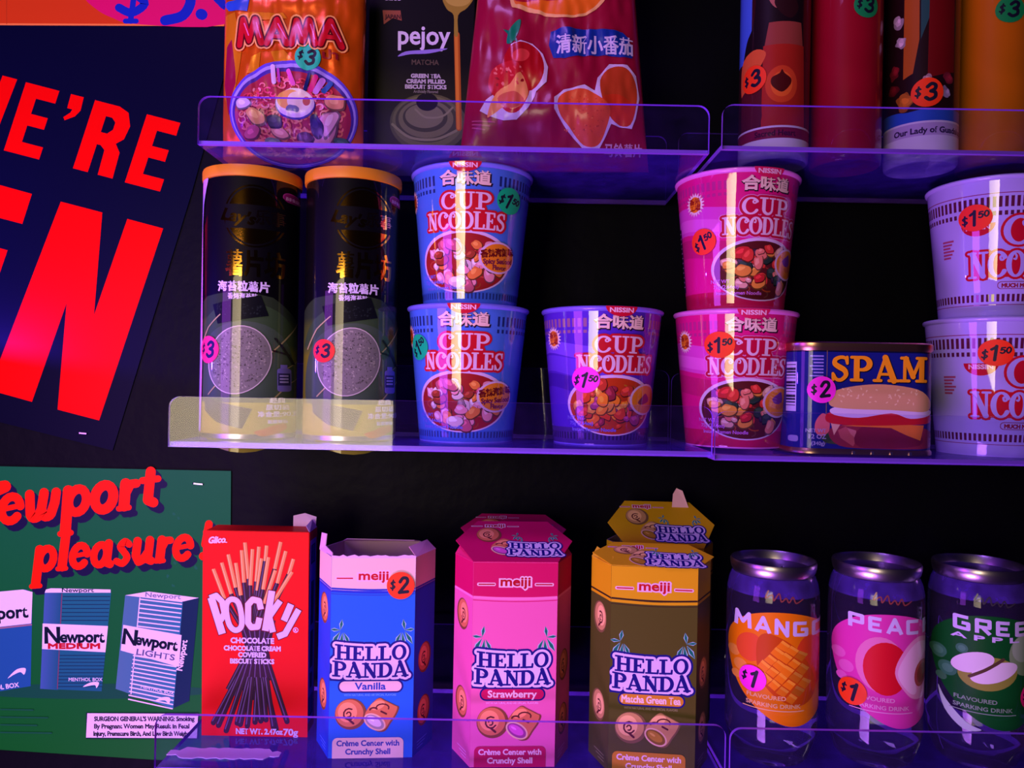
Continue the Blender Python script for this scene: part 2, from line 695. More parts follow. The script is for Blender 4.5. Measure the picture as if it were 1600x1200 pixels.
def build_print(bm_out, lay, art, surf, off=0.06, step=0.02, normals=None):
    """lay an Art on a surface, into an existing bmesh with colour layer lay"""
    bm = bmesh.new()
    cl = bm.loops.layers.float_color.new('Col')
    lo, hi = [1e9, 1e9], [-1e9, -1e9]
    for verts, tris, col, mi, layer, subs in art.items:
        P = [art.T(x, y) for x, y in verts]
        fn = callable(col)
        cols = [lin(col(x, y)) for x, y in verts] if fn else lin(col)
        for p in P:
            lo[0], lo[1] = min(lo[0], p[0]), min(lo[1], p[1])
            hi[0], hi[1] = max(hi[0], p[0]), max(hi[1], p[1])
        bv = [bm.verts.new((p[0], p[1], layer + 0.025 * subs[k])) for k, p in enumerate(P)]
        for t in tris:
            if len(set(t)) < 3:
                continue
            a, b, c = (P[i] for i in t)
            ar = (b[0] - a[0]) * (c[1] - a[1]) - (b[1] - a[1]) * (c[0] - a[0])
            if abs(ar) < 1e-9:
                continue
            tt = t if ar > 0 else (t[0], t[2], t[1])
            try:
                f = bm.faces.new([bv[i] for i in tt])
            except ValueError:
                continue
            f.material_index = mi
            for lp, i in zip(f.loops, tt):
                lp[cl] = cols[i] if fn else cols
    us, vs = surf.cuts(lo, hi)
    for k in us:
        bmesh.ops.bisect_plane(bm, geom=bm.verts[:] + bm.edges[:] + bm.faces[:], dist=1e-5, plane_co=(k, 0, 0), plane_no=(1, 0, 0))
    for k in vs:
        bmesh.ops.bisect_plane(bm, geom=bm.verts[:] + bm.edges[:] + bm.faces[:], dist=1e-5, plane_co=(0, k, 0), plane_no=(0, 1, 0))
    if hasattr(surf, 'diag'):
        for k in surf.diag(lo, hi):
            bmesh.ops.bisect_plane(bm, geom=bm.verts[:] + bm.edges[:] + bm.faces[:], dist=1e-5, plane_co=(k, 0, 0), plane_no=(1, 1, 0))
    new = {}
    for v in bm.verts:
        if not v.link_faces:
            continue
        co, n = surf.at(v.co.x, v.co.y, off + step * v.co.z)
        nv = bm_out.verts.new(co)
        new[v] = nv
        if normals is not None:
            normals[nv] = n
    for f in bm.faces:
        nf = bm_out.faces.new([new[v] for v in f.verts])
        nf.material_index = f.material_index
        nf.smooth = True
        for a, b in zip(nf.loops, f.loops):
            a[lay] = b[cl]
    bm.free()


def printed(name, pieces, mats, parent, label=None):
    """one mesh holding the print of several (art, surface, off) pieces"""
    bm = bmesh.new()
    lay = bm.loops.layers.float_color.new('Col')
    nm = {}
    for pc in pieces:
        build_print(bm, lay, pc[0], pc[1], pc[2] if len(pc) > 2 else 0.06, normals=nm)
    bm.verts.index_update()
    ns = [tuple(nm.get(v, Vector((0, -1, 0)))) for v in bm.verts]
    me = bpy.data.meshes.new(name)
    bm.to_mesh(me)
    bm.free()
    for mm in (mats if isinstance(mats, (list, tuple)) else [mats]):
        me.materials.append(mm)
    me.normals_split_custom_set_from_vertices(ns)
    o = bpy.data.objects.new(name, me)
    COL.objects.link(o)
    if parent:
        o.parent = parent
    if label:
        o['label'] = label
    return o


# ------------------------------------------------------------------ stroke alphabets (cap height 1)
def slab(ch):
    """fat slab-serif capitals with curled C"""
    t, h, sr = 0.23, 0.12, 0.11
    def stem(x, y0=0.0, y1=1.0, w=t, top=True, bot=True, e=0.11):
        o = [([(x, y0 + 0.02), (x, y1 - 0.02)], w, False)]
        if top:
            o.append(([(x - w / 2 - e, y1 - sr / 2), (x + w / 2 + e, y1 - sr / 2)], sr))
        if bot:
            o.append(([(x - w / 2 - e, y0 + sr / 2), (x + w / 2 + e, y0 + sr / 2)], sr))
        return o
    def ring(cx, cy, rx, ry, a0, a1, n=18, thick=t, thin=h):
        return (arc(cx, cy, rx, ry, a0, a1, n), [thin + (thick - thin) * abs(math.cos(math.radians(a0 + (a1 - a0) * i / n))) ** 1.5 for i in range(n + 1)])
    if ch == 'H':
        return stem(0.22) + stem(0.8) + [([(0.22, 0.5), (0.8, 0.5)], h)], 1.02
    if ch == 'L':
        return stem(0.22, e=0.1) + [([(0.22, 0.06), (0.72, 0.06)], h), ([(0.74, 0.06), (0.76, 0.26)], 0.13)], 0.84
    if ch == 'E':
        return stem(0.22, e=0.1) + [([(0.22, 0.06), (0.72, 0.06)], h), ([(0.73, 0.06), (0.75, 0.26)], 0.12), ([(0.22, 0.94), (0.68, 0.94)], h), ([(0.69, 0.94), (0.7, 0.76)], 0.12), ([(0.22, 0.5), (0.52, 0.5)], h), ([(0.53, 0.4), (0.53, 0.6)], 0.1)], 0.84
    if ch == 'P':
        a = arc(0.44, 0.7, 0.3, 0.24, 90, -90, 12)
        return stem(0.22, e=0.1) + [([(0.22, 0.94)] + a + [(0.22, 0.46)], [h] + [h + (t - h) * math.cos(math.radians(90 - 180 * i / 12)) ** 1.2 if 0 < i < 12 else h for i in range(13)] + [h])], 0.86
    if ch == 'D':
        a = arc(0.42, 0.5, 0.4, 0.44, 90, -90, 14)
        return stem(0.22, e=0.1) + [([(0.22, 0.94)] + a + [(0.22, 0.06)], [h] + [h + (t - h) * math.cos(math.radians(90 - 180 * i / 14)) if 0 < i < 14 else h for i in range(15)] + [h])], 0.94
    if ch == 'O':
        return [ring(0.45, 0.5, 0.36, 0.44, 0, 360, 26)], 0.9
    if ch == 'c':                                   # curled open letter
        return [ring(0.5, 0.5, 0.38, 0.44, 35, 325, 20), (spline([(0.80, 0.77), (0.74, 0.66), (0.63, 0.66), (0.60, 0.76), (0.67, 0.80)], 4), 0.09)], 0.92
    if ch == 'o':                                   # round letter with an inner curl
        return [ring(0.45, 0.5, 0.37, 0.44, 0, 360, 26), (spline([(0.36, 0.88), (0.45, 0.78), (0.42, 0.67), (0.34, 0.68)], 4), 0.09)], 0.9
    if ch == 'S':
        p = spline([(0.66, 0.76), (0.6, 0.9), (0.4, 0.94), (0.19, 0.85), (0.17, 0.68), (0.36, 0.55), (0.56, 0.43), (0.62, 0.24), (0.44, 0.06), (0.24, 0.07), (0.11, 0.26)], 4)
        n = len(p)
        return [(p, [0.12 + 0.1 * math.exp(-((i / n - 0.5) / 0.22) ** 2) for i in range(n)]), ([(0.66, 0.95), (0.67, 0.7)], 0.1), ([(0.1, 0.05), (0.09, 0.3)], 0.1)], 0.78
    if ch == 'U':
        return stem(0.22, 0.3, 1, bot=False, e=0.09) + stem(0.72, 0.3, 1, w=0.14, bot=False, e=0.09) + [(arc(0.47, 0.34, 0.25, 0.28, 180, 360, 12), [t - (t - 0.13) * i / 12 for i in range(13)])], 0.94
    if ch == 'N':
        return stem(0.2, w=0.12, e=0.12) + stem(0.78, w=0.12, bot=False, e=0.12) + [([(0.22, 0.92), (0.76, 0.08)], 0.24)], 0.98
    if ch == 'A':
        return [([(0.16, 0.05), (0.46, 0.95)], 0.12), ([(0.46, 0.95), (0.82, 0.05)], 0.24), ([(0.26, 0.3), (0.66, 0.3)], 0.1), ([(0.02, 0.05), (0.3, 0.05)], sr), ([(0.62, 0.05), (0.99, 0.05)], sr)], 1.0
    if ch == 'M':
        return stem(0.2, w=0.12, e=0.12, top=False) + [([(0.06, 0.945), (0.3, 0.945)], sr), ([(0.24, 0.93), (0.54, 0.22)], 0.2), ([(0.54, 0.22), (0.84, 0.93)], 0.12)] + stem(0.9, w=0.23, e=0.1), 1.16
    return [], 0.4


def sans(ch):
    """plain block capitals, one even stroke"""
    t = 0.2
    D = {
        'M': ([[(0.1, 0), (0.14, 1), (0.42, 0.35), (0.7, 1), (0.74, 0)]], 0.84),
        'A': ([[(0.06, 0), (0.36, 1), (0.66, 0)], [(0.16, 0.3), (0.56, 0.3)]], 0.72),
        'N': ([[(0.1, 0), (0.1, 1), (0.58, 0), (0.58, 1)]], 0.68),
        'G': ([[(0.62, 0.9), (0.1, 0.9), (0.1, 0.1), (0.62, 0.1), (0.62, 0.48), (0.36, 0.48)]], 0.72),
        'O': ([[(0.1, 0.1), (0.1, 0.9), (0.62, 0.9), (0.62, 0.1), (0.1, 0.1)]], 0.72),
        'P': ([[(0.1, 0), (0.1, 0.9), (0.6, 0.9), (0.6, 0.42), (0.1, 0.42)]], 0.7),
        'E': ([[(0.58, 0.9), (0.1, 0.9), (0.1, 0.1), (0.58, 0.1)], [(0.1, 0.5), (0.5, 0.5)]], 0.66),
        'C': ([[(0.6, 0.9), (0.1, 0.9), (0.1, 0.1), (0.6, 0.1)]], 0.68),
        'H': ([[(0.1, 0), (0.1, 1)], [(0.6, 0), (0.6, 1)], [(0.1, 0.5), (0.6, 0.5)]], 0.7),
        'R': ([[(0.1, 0), (0.1, 0.9), (0.6, 0.9), (0.6, 0.45), (0.1, 0.45)], [(0.3, 0.45), (0.62, 0)]], 0.7),
        'L': ([[(0.1, 1), (0.1, 0.1), (0.55, 0.1)]], 0.6),
    }
    if ch not in D:
        return [], 0.4
    return [(p, t, False) for p in D[ch][0]], D[ch][1]


def fat(ch):
    """fat rounded italic lower-case letters; x-height 0.64"""
    t = 0.22
    D = {
        'e': ([arc(0.38, 0.32, 0.26, 0.24, 8, 318, 16), [(0.16, 0.33), (0.6, 0.36)]], [0.17, 0.1], 0.78),
        'w': ([[(0.14, 0.56), (0.2, 0.16)] + arc(0.33, 0.16, 0.12, 0.08, 200, 330, 5) + [(0.5, 0.24), (0.54, 0.56)], [(0.5, 0.26)] + arc(0.66, 0.16, 0.13, 0.08, 200, 340, 5) + [(0.86, 0.34), (0.88, 0.54)]], [0.19, 0.19], 1.08),
        'p': ([[(0.18, 0.54), (0.18, -0.24)], arc(0.46, 0.32, 0.25, 0.23, -180, 180, 18), [(0.04, -0.3), (0.34, -0.3)]], [t, 0.18, 0.11], 0.86),
        'o': ([arc(0.38, 0.32, 0.26, 0.24, 0, 360, 20)], [0.2], 0.8),
        'r': ([[(0.2, 0.54), (0.2, 0.1)], [(0.2, 0.3), (0.34, 0.52), (0.5, 0.52)], [(0.06, 0.06), (0.34, 0.06)]], [t, 0.17, 0.11], 0.64),
        't': ([[(0.28, 0.72), (0.26, 0.16), (0.42, 0.1)], [(0.06, 0.56), (0.5, 0.56)]], [0.2, 0.13], 0.58),
        'l': ([[(0.22, 0.92), (0.22, 0.1)], [(0.08, 0.06), (0.36, 0.06)]], [t, 0.11], 0.46),
        'a': ([arc(0.36, 0.31, 0.23, 0.23, 0, 360, 18), [(0.62, 0.56), (0.62, 0.12), (0.74, 0.08)]], [0.17, 0.2], 0.88),
        's': ([spline([(0.5, 0.5), (0.34, 0.57), (0.2, 0.46), (0.34, 0.34), (0.48, 0.2), (0.34, 0.07), (0.12, 0.13)], 4)], [0.16], 0.64),
        'u': ([[(0.18, 0.56), (0.18, 0.22), (0.3, 0.08), (0.46, 0.13), (0.6, 0.28)], [(0.62, 0.56), (0.62, 0.12), (0.74, 0.08)]], [0.2, 0.2], 0.88),
        '!': ([[(0.24, 0.92), (0.2, 0.4)], [(0.18, 0.1), (0.181, 0.1)]], [0.22, 0.24], 0.42),
    }
    if ch not in D:
        return [], 0.4
    return [(p, k) for p, k in zip(D[ch][0], D[ch][1])], D[ch][2]


INK = (18, 16, 40)


def price(parent, surf, T, x, y, r, col, body, rot=0.0, off=1.1, name='price_sticker', label=None):
    """a round fluorescent price sticker with a hand-stamp style price"""
    A = Art(T)
    A.ell(x, y, r, r, col, n=30)
    c, d = math.cos(math.radians(rot)), math.sin(math.radians(rot))
    def P(dx, dy):
        return x + (dx * c + dy * d) * r, y + (-dx * d + dy * c) * r
    L = A.L + 1
    A.L = L

    def num(ch, ox, oy, h, wd, lean=0.16):
        """one stamped figure, its foot at ox, oy; h its height, in sticker radii"""
        G = {'$': [spline([(0.5, 0.78), (0.3, 0.9), (0.08, 0.74), (0.28, 0.5), (0.52, 0.28), (0.3, 0.08), (0.06, 0.22)], 4), [(0.29, 1.08), (0.29, -0.1)]],
             '1': [[(0.30, 1.0), (0.30, -0.05)], [(0.26, 0.9), (0.06, 0.76)]],
             '2': [spline([(0.06, 0.72), (0.22, 0.94), (0.46, 0.9), (0.52, 0.66), (0.34, 0.4), (0.06, 0.06)], 4) + [(0.58, 0.06)]],
             '3': [spline([(0.08, 0.8), (0.28, 0.95), (0.5, 0.84), (0.48, 0.62), (0.28, 0.52)], 4) + spline([(0.28, 0.52), (0.52, 0.42), (0.54, 0.16), (0.28, 0.04), (0.06, 0.18)], 4)],
             '5': [[(0.52, 0.93), (0.14, 0.93), (0.1, 0.54)] + spline([(0.1, 0.54), (0.34, 0.62), (0.52, 0.44), (0.48, 0.14), (0.26, 0.04), (0.06, 0.16)], 4)],
             '0': [spline([(0.28, 0.95), (0.5, 0.7), (0.5, 0.3), (0.28, 0.04), (0.06, 0.3), (0.06, 0.7)], 4, True)]}
        for st in G[ch]:
            q = [P(ox + (gx + lean * gy) * h, oy - gy * h) for gx, gy in st]
            if ch == '0':
                q.append(q[0])
            A.stroke(q, wd * r, INK, layer=L)
    if body == '1.50':
        num('$', -0.84, 0.40, 0.62, 0.11)
        num('1', -0.40, 0.5, 1.0, 0.19)
        num('5', 0.2, 0.08, 0.46, 0.11)
        num('0', 0.53, 0.08, 0.46, 0.11)
    else:
        num('$', -0.78, 0.22, 0.62, 0.12)
        num(body, -0.22, 0.56, 1.16, 0.24)
    return printed(name, [(A, surf, off)], M_STICK, parent, label)


GREEN, ORANGE, PINK = (15, 200, 130), (255, 62, 14), (255, 40, 215)

# ------------------------------------------------------------------ the wall and what is stapled to it
YW = 0.702
bm = bmesh.new()
bm_box(bm, -1.1, 1.1, YW, YW + 0.03, -0.75, 0.75)
wall = mesh_obj('wall_back', bm, M_WALL)
wall['kind'] = 'structure'


def wall_T(yd):
    def T(x, y):
        p = at(x, y, yd)
        return p.x * 1000, p.z * 1000
    return T, Flat((0, yd, 0), (1, 0, 0), (0, 0, 1))


def sheet(name, outline, yd, edge_col, arts, mat, label, cat, thick=0.0006):
    """a paper sheet on the wall: outline in photo pixels, a thin slab with its print on the front"""
    T, surf = wall_T(yd)
    p0 = at(outline[0][0], outline[0][1], yd)
    base = Vector((p0.x, yd, p0.z))
    root = empty(name, base, 0, label, cat)
    bm = bmesh.new()
    lay = bm.loops.layers.float_color.new('Col')
    pts = [T(x, y) for x, y in outline]
    if sum(a[0] * b[1] - b[0] * a[1] for a, b in zip(pts, pts[1:] + pts[:1])) > 0:
        pass
    else:
        pts.reverse()
    bm_prism(bm, pts, lambda u, v, k: (u * 0.001 - base.x, k * thick, v * 0.001 - base.z))
    for f in bm.faces:
        for l in f.loops:
            l[lay] = lin(edge_col)
    mesh_obj('paper_sheet', bm, mat, root)
    A = Art(T)
    arts(A)
    surf.o = Vector((0, 0, 0)) - Vector((base.x, 0, base.z))
    printed('printed_front', [(A, surf, 0.05)], mat, root)
    return root, surf, T


def staple(parent, px, py, yd, ln=0.009, rot=-3):
    p = at(px, py, yd) - parent.location
    bm = bmesh.new()
    bm_box(bm, -ln / 2, ln / 2, -0.0010, -0.0003, -0.0006, 0.0006)
    bm_box(bm, -ln / 2, -ln / 2 + 0.0009, -0.0010, 0.001, -0.0006, 0.0006)
    bm_box(bm, ln / 2 - 0.0009, ln / 2, -0.0010, 0.001, -0.0006, 0.0006)
    o = mesh_obj('staple', bm, M_STEEL, parent)
    o.location = p
    o.rotation_euler = (0, math.radians(-rot), 0)
    return o


RED = (250, 4, 6)
NAVY = (7, 8, 36)


def sign_art(A):
    A.poly([(-190, -50), (395, -50), (366, 60), (300, 300), (232, 520), (176, 704), (-190, 612)], NAVY)
    L = A.L + 1
    A.L = L
    ca, sa = math.cos(math.radians(14.6)), math.sin(math.radians(14.6))
    la, lb = math.sin(math.radians(18)), math.cos(math.radians(18))
    def loc(o, x, y):
        return o[0] + x * ca + y * la, o[1] + x * sa - y * lb
    def put(o, pts, holes=()):
        A.poly([loc(o, *p) for p in pts], RED, [[loc(o, *p) for p in h] for h in holes], layer=L)
    e = [(0, 0), (57, 0), (57, 20), (23, 20), (23, 47), (50, 47), (50, 66), (23, 66), (23, 91), (54, 91), (54, 112), (0, 112)]
    put((6, 235), e)
    put((195, 285), e)
    r = [(0, 0), (24, 0), (24, 46), (30, 46), (38, 40), (40, 0), (64, 0), (62, 42), (52, 54), (62, 64), (65, 86), (56, 106), (40, 112), (0, 112)]
    put((114, 263), r, [[(24, 66), (34, 66), (41, 74), (41, 86), (34, 92), (24, 92)]])
    A.poly([(111, 147), (131, 152), (126, 173), (117, 182), (101, 188), (99, 183), (110, 176), (113, 171), (105, 169)], RED, layer=L)
    # the W before it, cut by the frame
    A.poly([(27, 124), (4, 118), (-18, 178), (-14, 113), (-36, 107), (-72, 166), (-56, 102), (-80, 96), (-116, 205), (-84, 213), (-48, 150), (-42, 222), (-14, 230)], RED, layer=L)
    # second line, ...EN
    A.poly([(95, 315), (160, 332), (147, 492), (199, 342), (255, 357), (155, 657), (90, 640), (104, 474), (50, 628), (-18, 609)], RED, layer=L)
    A.poly([(50, 303), (35, 350), (-22, 335), (-36, 378), (12, 391), (-2, 432), (-50, 420), (-70, 485), (-16, 500), (-34, 545), (-150, 515), (-76, 268)], RED, layer=L)


sign, _, _ = sheet('shop_sign', [(-190, -50), (395, -50), (366, 60), (300, 300), (232, 520), (176, 704), (-190, 612)], YW - 0.0012, NAVY, sign_art, M_SIGN,
                   'tilted dark navy sign with huge red capital letters stapled to the wall', 'sign')
staple(sign, 130, 677, YW - 0.0012, 0.0085, -4)


def newport_art(A):
    A.poly([(-130, 726), (361, 736), (358, 1190), (240, 1187), (-130, 1163)], lambda x, y: (12, 102, 50 - 0.06 * (y - 900)))
    SH, R_ = (20, 14, 60), (250, 26, 4)
    for k in range(14):                       # ink dents
        rn = random.Random(k)
        A.blob(250 + rn.uniform(0, 90), 830 + rn.uniform(-40, 90), 3, 2, (22, 105, 72), rn.uniform(0, 90), 0.4, k)
    for dx, dy, c, g in ((9, 9, SH, 1.0), (5, 5, SH, 1.0), (0, 0, R_, 0.5)):
        L = A.L + 1
        A.L = L
        A.glyphs(fat, 'ewport', -6 + dx, 823 + dy, 78, c, gap=-0.04, shear=0.2, rot=7, grow=g, layer=L, wk=0.95, wide=256)
        A.stroke([(-40 + dx, 810 + dy), (-18 + dx, 768 + dy), (8 + dx, 760 + dy)], [26, 24, 18], c, layer=L, grow=g)
        A.glyphs(fat, 'pleasure', 50 + dx, 896 + dy, 67, c, gap=-0.03, shear=0.2, rot=4.5, grow=g, layer=L, wk=0.92, wide=252)
        A.glyphs(fat, '!', 306 + dx, 876 + dy, 60, c, shear=0.2, rot=5, grow=g, layer=L, wk=0.85)
    W, DK, T1, T2 = (228, 220, 240), (10, 22, 44), (20, 112, 132), (30, 90, 150)
    # soft ground under the packs
    A.ell(140, 1080, 190, 12, (16, 84, 62))
    # left pack
    A.poly([(-60, 930), (40, 921), (50, 925), (50, 975), (48, 1072), (-60, 1090)], T2)
    A.poly([(-60, 930), (36, 921), (51, 925), (49, 974), (-60, 986)], W)
    A.stroke([(-60, 988), (49, 976)], 2.5, (150, 110, 130))
    A.text('Newport', 44, 964, 27, DK, 0.9, rot=4, align='r')
    A.text('MENTHOL BOX', 30, 1073, 10, W, 0.3, rot=8, align='r')
    A.poly(spline([(12, 1060), (26, 1046), (40, 1044), (38, 1054), (32, 1050), (22, 1054)], 4, True), W)
    # middle pack
    A.poly([(72, 921), (80, 919), (173, 921), (173, 926), (70, 926)], W)
    A.text('Newport', 122, 925, 9, DK, 0.2, sx=1.5)
    A.poly([(70, 926), (174, 926), (159, 1080), (63, 1076)], lambda x, y: (26, 104 - 0.08 * (y - 1000), 122))
    A.poly([(70, 926), (98, 926), (91, 1078), (63, 1076)], lambda x, y: (64, 100, 160) if x < 80 else (24, 92, 118))
    L = A.L + 1
    A.L = L
    for k in range(7):
        y = 932 + k * 6.2
        A.stroke([(99 - k * 0.4, y), (172 - k * 0.6, y)], 1.5, (20, 60, 84), layer=L)
    for k in range(10):
        y = 1024 + k * 5.4
        A.stroke([(94 - k * 0.3, y), (164 - k * 0.5, y)], 1.4, (20, 60, 84), layer=L)
    A.stroke([(97, 928), (90, 1076)], 1.2, (130, 60, 90), layer=L)
    A.poly([(67, 974), (169, 978), (165, 1019), (66, 1014)], W)
    A.text('N', 82, 1004, 34, DK, 1.6)
    A.text('ewport', 129, 1003, 24, DK, 1.1, width=68)
    A.text('MEDIUM', 116, 1013, 11, (190, 20, 40), 0.9, width=80)
    A.text('MENTHOL BOX', 134, 1064, 7.5, W, 0.1)
    A.poly(spline([(130, 1073), (142, 1066), (155, 1066), (151, 1075), (148, 1070)], 4, True), W)
    # right pack, turned
    A.poly([(196, 930), (232, 924), (311, 934), (285, 942)], W)
    A.text('Newport', 255, 934, 10, (120, 120, 150), 0.2, sx=1.5, rot=-4)
    A.poly([(285, 940), (311, 934), (296, 1095), (270, 1107)], (14, 44, 76))
    A.poly([(196, 930), (286, 941), (271, 1107), (181, 1076)], lambda x, y: (74 - 0.3 * (x - 190), 122, 152))
    L = A.L + 1
    A.L = L
    for k in range(8):
        y = 940 + k * 7
        A.stroke([(219 - k * 0.7, y - 4), (284 - k * 0.7, y + 4)], 2, W, layer=L)
    for k in range(12):
        y = 1030 + k * 6.2
        A.stroke([(209 - k * 0.7, y - 6), (276 - k * 0.6, y + 5 + k * 0.35)], 2, W, layer=L)
    A.stroke([(219, 934), (205, 1084)], 1.6, W, layer=L)
    A.poly([(193, 976), (284, 992), (280, 1042), (189, 1016)], W)
    A.text('N', 202, 1006, 32, DK, 1.5, rot=-8)
    A.text('ewport', 244, 1011, 23, DK, 1.1, rot=-9, width=66)
    A.text('LIGHTS', 243, 1027, 13, (90, 90, 130), 0.3, rot=-9, width=60)
    A.text('MENTHOL BOX', 246, 1080, 7.5, W, 0.1, rot=-12)
    A.poly(spline([(242, 1095), (254, 1089), (266, 1090), (264, 1100), (258, 1094)], 4, True), W)
    A.text('Newport', 289, 1024, 13, W, 0.5, rot=80)
    # health warning panel
    A.rect(135, 1113, 311, 1154, (18, 40, 50))
    A.poly([(137, 1114), (310, 1115), (308, 1153), (135, 1152)], (226, 212, 232))
    K = (30, 24, 50)
    A.text("SURGEON GENERAL'S WARNING: Smoking", 148, 1126, 9.6, K, 0.45, align='l', width=156)
    A.text('By Pregnant Women May Result in Fetal', 148, 1137.5, 9.6, K, 0.45, align='l', width=148)
    A.text('Injury, Premature Birth, And Low Birth Weight.', 147, 1149, 9.6, K, 0.45, align='l', width=150)
    for k, (s_, wd) in enumerate((('', 62), ('', 40), ('', 48))):
        pass
    for k in range(4):                         # faded small print
        A.stroke([(2, 1108 + k * 12), (52 + (k * 23) % 40, 1109 + k * 12)], 2.4, (20, 92, 60))


poster, _, _ = sheet('advertising_poster', [(-130, 726), (361, 736), (358, 1190), (240, 1187), (-130, 1163)], YW - 0.0016, (26, 120, 84), newport_art, M_POSTER,
                     'green poster with red lettering and three printed packs below the navy sign', 'poster')
staple(poster, 310, 756, YW - 0.0016, 0.010, -4)
staple(poster, -40, 748, YW - 0.0016, 0.010, 2)


def price_art(A):
    A.poly([(-120, -130), (372, -130), (352, 40), (-120, 38)], (218, 66, 18))
    A.poly([(-120, 36), (350, 38), (350, 41), (-120, 39)], (255, 140, 60))
    A.poly([(12, -130), (11, 38), (10, 38), (9, -130)], (190, 60, 20))
    L = A.L + 1
    A.L = L
    A.poly(spline([(120, -60), (128, -10), (150, 14), (176, 28), (215, 38), (350, 38), (352, -20), (300, -110), (200, -120)], 4), (228, 16, 96), layer=L)
    B = (16, 40, 170)
    L = A.L + 1
    A.L = L
    A.stroke(spline([(232, -26), (204, -34), (190, -20), (212, -8), (226, 6), (206, 20), (186, 12)], 5), 13, B, layer=L)
    A.stroke([(216, -46), (210, -10), (204, 33)], 9, B, layer=L, cap=True)
    A.stroke([(196, 33), (213, 33)], 8, B, layer=L)
    A.stroke([(300, -50), (262, -48), (258, -14)], 15, B, layer=L)
    A.stroke(spline([(258, -14), (285, -20), (298, 0), (286, 24), (258, 32)], 5), 16, B, layer=L)
    A.stroke([(314, 22), (316, 23)], 17, B, layer=L)
    A.stroke(spline([(344, 2), (330, -20), (338, -60), (356, -60), (364, -20), (356, 8)], 5, True), 13, B, layer=L)


sheet('price_poster', [(-120, -130), (372, -130), (352, 40), (-120, 38)], YW - 0.0018, (218, 66, 18), price_art, M_POSTER,
      'orange and pink poster strip with blue painted price above the navy sign', 'poster')


# ------------------------------------------------------------------ clear acrylic shelves
def lip_outline(x0, x1, z0, z1, r=0.008, left=True, right=True):
    p = [(x0, z0), (x1, z0)]
    p += arc(x1 - r, z1 - r, r, r, 0, 90, 6) if right else [(x1, z1)]
    p += arc(x0 + r, z1 - r, r, r, 90, 180, 6) if left else [(x0, z1)]
    return p


def shelf(x0, x1, zf, lip, yl, yb, flange, label, th=0.0036, dx=0.0):
    """x0..x1 at the lip, zf the top of the shelf floor, lip/flange heights above it"""
    root = empty('acrylic_shelf', ((x0 + x1) / 2, yl, zf - th), 0, label, 'shelf', 'clear wall shelves')
    cx, z0 = root.location.x, root.location.z
    bm = bmesh.new()
    fs = bm_box(bm, x0 - cx, x1 - cx, th, yb - yl, 0, th)
    for f in fs[2:]:
        f.material_index = 1
    mesh_obj('shelf_floor', bm, [M_ACRYLF, M_EDGE], root)
    bm = bmesh.new()
    bm_prism(bm, lip_outline(x0 - cx, x1 - cx, 0, th + lip), lambda u, v, k: (u, k * 0.003, v), 0, 1)
    mesh_obj('front_lip', bm, [M_ACRYL, M_EDGE], root)
    bm = bmesh.new()
    bm_prism(bm, lip_outline(x0 - cx, x1 - cx, 0, th + flange), lambda u, v, k: (u, yb - yl - 0.003 + k * 0.003 + 0.003, v), 0, 1)
    mesh_obj('back_flange', bm, [M_ACRYL, M_EDGE], root)
    return root


YL, YB = 0.540, 0.692
ZT, ZTR, ZM, ZMR, ZB = 0.168, 0.1735, -0.0452, -0.0475, -0.276
X_ = lambda px, y=YL: at(px, 600, y).x
shelf(X_(301), X_(1101), ZT, 0.0305, YL, YB, 0.058, 'clear top shelf on the left, holding three snack packs')
shelf(X_(1125), 0.50, ZTR, 0.0285, 0.546, YB, 0.056, 'clear top shelf on the right, holding tall candles')
shelf(X_(264), X_(1115), ZM, 0.032, YL, YB, 0.060, 'clear middle shelf under the noodle cups and tall chip tubes')
shelf(X_(1120), 0.50, ZMR, 0.031, 0.5415, YB, 0.060, 'clear middle shelf on the right, under the meat tin and white cups')
sh = shelf(X_(252), X_(1145), ZB, 0.0385, YL, YB, 0.058, 'clear bottom shelf carrying the red box and the hexagonal boxes')
shelf(X_(1152), 0.50, ZB, 0.0365, YL, YB, 0.058, 'clear bottom shelf on the right, under the clear drink cans')

# torn strip of tape left on the floor of the bottom shelf
bm = bmesh.new()
rn = random.Random(4)
p0 = at(360, 1176, 0.5655)
up, lo_ = [], []
for k in range(25):
    x = -0.045 + 0.082 * k / 24
    e = 1 if 2 < k < 22 else 0.45
    up.append((x, 0.0065 * e + rn.uniform(-0.0012, 0.0012)))
    lo_.append((x, -0.0085 * e + rn.uniform(-0.0012, 0.0012)))
bm_prism(bm, lo_ + up[::-1], lambda u, v, k: (u, v, 0.0007 - 0.0006 * k))
o = mesh_obj('tape_residue', bm, M_FILM, sh)
o.location = Vector((p0.x, 0.5655, ZB)) - sh.location
o['label'] = 'torn pale strip of tape'


# ------------------------------------------------------------------ noodle cups
CUP_H = 0.104
CUP_PROF = [(0.0366, 0.0), (0.0370, 0.0012), (0.0466, 0.1005)]
WH, PINKW = (238, 225, 240), (236, 200, 226)


